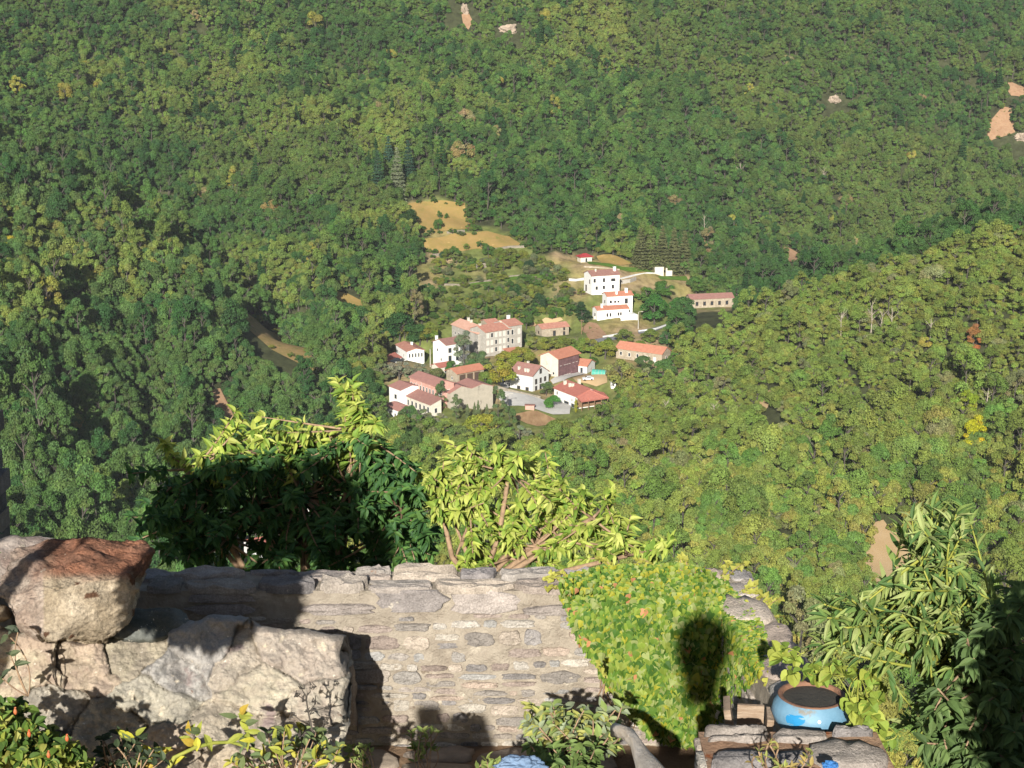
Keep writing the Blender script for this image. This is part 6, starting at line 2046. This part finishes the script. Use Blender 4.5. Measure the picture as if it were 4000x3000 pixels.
# arching yellow green cane
e = thing('rose_cane', 'arching yellow green cane with yellowed leaves across the bottom rocks', 'plant', (0, 0, 0))
b = MB()
ca = [ptd(u, v, D) for u, v, D in ((640, 3040, 8.7), (680, 2960, 8.7), (760, 2920, 8.75), (830, 2902, 8.8), (900, 2898, 8.85), (960, 2915, 8.9), (1020, 2935, 8.9), (1090, 2960, 8.9), (1140, 2985, 8.9))]
b.tube(ca, .013, .006, 8); b.build('cane', M_stem, e, True)
st = {'v': [], 'f': []}
base_, dr_, cl_ = [], [], []
for u, v in ((510, 2900), (525, 2880), (545, 2930), (560, 2910), (590, 2960), (620, 2940), (740, 2870), (770, 2880), (785, 2860), (760, 2905), (940, 2790), (955, 2830), (930, 2800), (970, 2850), (940, 2880), (1010, 2860), (1060, 2900), (1100, 2940), (1240, 2960), (1270, 2950), (1290, 2975), (1000, 2890), (600, 2990), (560, 2985), (660, 2985), (1130, 2890)):
    base_.append(ptd(u, v, 8.75)); dr_.append((rl.uniform(-.6, .6), -.2, rl.uniform(-.3, .9)))
    cl_.append([S(190, 184, 66), S(164, 168, 70), S(176, 150, 60), S(96, 108, 70)][rl.randint(4)])
    base_.append(ptd(u + rl.uniform(-18, 18), v + rl.uniform(-14, 14), 8.78)); dr_.append((rl.uniform(-.8, .8), -.2, rl.uniform(-.5, .7))); cl_.append(S(150, 156, 66))
nb_ = len(base_)
leaves(st, np.array(base_), np.array(dr_), np.array([0, -.8, .6]) + rl.randn(nb_, 3) * .3, .06 + .045 * rl.rand(nb_), .028 + .02 * rl.rand(nb_), 'cherry', .2, .3)
leaf_object('foliage', st, [np.array(cl_)], M_ivy, e)
tips = [ptd(rl.uniform(900, 1340), rl.uniform(2850, 3000), 8.9 + rl.uniform(-.2, .2)) for _ in range(26)]
shrub_from('weed', 'grey green weeds along the bottom of the tan rocks', 'plant', ptd(1130, 3120, 8.85), tips, 8, .06, .032, M_ivy, 'round', np.array([S(120, 132, 84), S(100, 116, 76), S(170, 164, 70)]), droop=.2, r0=.007, leaf_from=.6, hang=0)
tips = [ptd(rl.uniform(400, 640), rl.uniform(2860, 3000), 8.8 + rl.uniform(-.2, .2)) for _ in range(26)]
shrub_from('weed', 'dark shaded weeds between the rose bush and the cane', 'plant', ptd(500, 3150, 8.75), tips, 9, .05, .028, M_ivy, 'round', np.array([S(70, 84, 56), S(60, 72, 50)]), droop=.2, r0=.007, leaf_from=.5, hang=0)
# dead flower stalk
e = thing('dried_stalk', 'dried brown flower stalk with side twigs standing before the tan rocks', 'plant', (0, 0, 0))
b = MB()
A_k = lambda x, y: ptd(.633 * x, 2050 + .633 * y, 9.0)
b.tube([A_k(1970, 1500), A_k(1935, 1300), A_k(1900, 1150), A_k(1888, 1060), A_k(1860, 1010)], .007, .003, 6)
for q in (((1900, 1150), (1970, 1140), (2010, 1125)), ((1905, 1220), (1850, 1205), (1815, 1175)), ((1888, 1060), (1915, 1030), (1910, 1000)), ((1930, 1300), (1985, 1260), (2005, 1210)), ((1940, 1310), (1890, 1290), (1865, 1290)), ((1890, 1090), (1850, 1060), (1830, 1050)), ((1905, 1160), (1935, 1120), (1950, 1100))):
    b.tube([A_k(*p) for p in q], .004, .002, 5)
b.build('stem', M_bark, e)
for x, y in ((2010, 1125), (1815, 1175), (1910, 1000), (2005, 1210), (1865, 1290), (1830, 1050), (1950, 1100), (1860, 1010), (1880, 1080), (1900, 1150)):
    c_ = A_k(x, y)
    b = MB()
    for k in range(4):
        q = c_ + rl.randn(3) * .008
        b.tube([q, q + rl.randn(3) * .01, q + np.array([0, 0, .018]) + rl.randn(3) * .008], .006, .002, 5)
    b.build('seed_head', M_bark, e)
# young shoots in the shaded floor
for i, (u, v, lb) in enumerate(((1660, 2870, 'slender young shoot with upright leaves before the shaded wall foot'), (1420, 2930, 'tuft of pale weeds at the right foot of the rock wall'), (1900, 2975, 'small weed on the shaded paving'))):
    tips = [ptd(u + rl.uniform(-55, 55), v + rl.uniform(-20, 60), 9.1) for _ in range(9)] + [ptd(u, v - 10, 9.1)]
    shrub_from('weed', lb, 'plant', ptd(u + 10, v + 160, 9.1), tips, 7, .05, .022, M_ivy, 'cherry', np.array([S(140, 150, 84), S(120, 136, 74)]), droop=.1, r0=.005, leaf_from=.5, hang=-.3)
tips = [ptd(rl.uniform(2920, 3200), rl.uniform(2860, 3000), 7.3) for _ in range(12)]
shrub_from('weed', 'thin weeds growing between the slabs of the corner block', 'plant', ptd(3040, 3060, 7.5), tips, 6, .04, .014, M_ivy, 'lance', np.array([S(150, 156, 84), S(170, 150, 90)]), droop=.1, r0=.004, leaf_from=.5, hang=-.2)

# ------------------------------------------------------------------ outside the frame: unseen casters added to throw shade into the view
# an added evergreen, unseen, shaped to shade the wall's left end and lower cherry
e = thing('added_laurel', 'added dense dark laurel, unseen left of the view, shaped to shade the left end of the wall', 'tree', (0, 0, 0))
st, cols = {'v': [], 'f': []}, []
n = 11000
base_ = np.stack([-2.97 + .70 * (2 * rl.rand(n) - 1), 5.35 + .4 * (2 * rl.rand(n) - 1), -1.10 + .22 * (2 * rl.rand(n) - 1)], 1)
low = rl.rand(n) < .42
base_[low] = np.stack([-2.27 + .25 * (2 * rl.rand(n) - 1), 5.4 + .2 * (2 * rl.rand(n) - 1), -1.78 + .36 * (2 * rl.rand(n) - 1)], 1)[low]
base_[:, 2] += .06 * np.sin(base_[:, 0] * 9)
leaves(st, base_, rl.randn(n, 3), np.array([0, -.3, 1]) + rl.randn(n, 3) * .5, .12 + .06 * rl.rand(n), .06 + .02 * rl.rand(n), 'cherry', .1, .3)
leaf_object('crown', st, [np.array([S(80, 110, 56), S(70, 100, 52)])[rl.randint(0, 2, n)]], M_lance, e)
b = MB()
b.tube([(-3.5, 5.4, -7), (-3.45, 5.4, -3), (-3.1, 5.35, -1.0)], .12, .05, 10)
for k in range(14):
    a_ = k * 2.4
    b.tube([(-3.2, 5.4, -1.3 + .02 * k), (-2.82 + .55 * math.cos(a_), 5.35 + .3 * math.sin(a_), -1.25 + .02 * k)], .03, .01, 6)
b.build('trunk', M_twig, e, True)
# an added yew, unseen right of the view, put there to shade the corner bushes
e = thing('added_yew', 'added dense dark yew, unseen right of the view, put there to shade the lower right bushes', 'tree', (0, 0, 0))
st = {'v': [], 'f': []}
n = 9000
d_ = rl.randn(n, 3); d_ /= np.linalg.norm(d_, axis=1)[:, None]
base_ = np.array([2.50, 4.3, -2.05]) + d_ * (rl.rand(n, 1) ** .4) * np.array([.70, .6, .80])
leaves(st, base_, rl.randn(n, 3), np.array([0, -.3, 1]) + rl.randn(n, 3) * .5, .11 + .05 * rl.rand(n), .05 + .02 * rl.rand(n), 'cherry', .1, .3)
leaf_object('crown', st, [np.array([S(70, 96, 52), S(60, 86, 48)])[rl.randint(0, 2, n)]], M_lance, e)
b = MB(); b.tube([(2.55, 4.4, -7), (2.5, 4.3, -4), (2.5, 4.3, -1.8)], .13, .05, 10); b.build('trunk', M_twig, e, True)
# an added lantern shape, unseen behind the viewpoint, made to shadow the ivy
lp = -sun_dir * 0.9 + np.array([0, 0, -.12])
e = thing('added_shadow_caster', 'unseen lantern shape added behind the viewpoint to throw a shadow on the ivy', 'shadow caster', lp)
M_iron = mat('black_iron', (.02, .02, .022, 1), rough=.5)
b = MB(); b.lathe([(.02, .24), (.08, .23), (.135, .19), (.172, .12), (.18, .05)], 24); b.build('cap', M_iron, e, True)
b = MB(); b.lathe([(.178, .048), (.168, -.03), (.135, -.13), (.112, -.24), (.108, -.33), (.03, -.35), (.001, -.35)], 24); b.build('body', mat('smoked_panels', (.03, .03, .028, 1), rough=.3), e, True)
b = MB(); b.tube([(0, 0, .24), (0, 0, .5), (0, 0, 1.3)], .008, .008, 6); b.build('chain', M_iron, e)
b = MB(); b.tube([(0, 0, 1.3), (-.02, -1.5, 1.32)], .012, .012, 6); b.build('bracket', M_iron, e)

# ------------------------------------------------------------------ thin summer haze between the viewpoint and the far slopes
HAZE = 0.000055
if HAZE:
    b = MB()
    b.box(-700, 700, -60, 1400, -155, 130)
    m = bpy.data.materials.new('haze')
    m.use_nodes = True
    m.node_tree.nodes.clear()
    ou = m.node_tree.nodes.new('ShaderNodeOutputMaterial')
    pv = m.node_tree.nodes.new('ShaderNodeVolumePrincipled')
    pv.inputs['Color'].default_value = (.86, .91, .97, 1)
    pv.inputs['Density'].default_value = HAZE
    pv.inputs['Anisotropy'].default_value = 0.0
    m.node_tree.links.new(pv.outputs[0], ou.inputs['Volume'])
    tag(b.build('haze', m), 'thin pale summer haze in the valley', None, None, 'stuff')
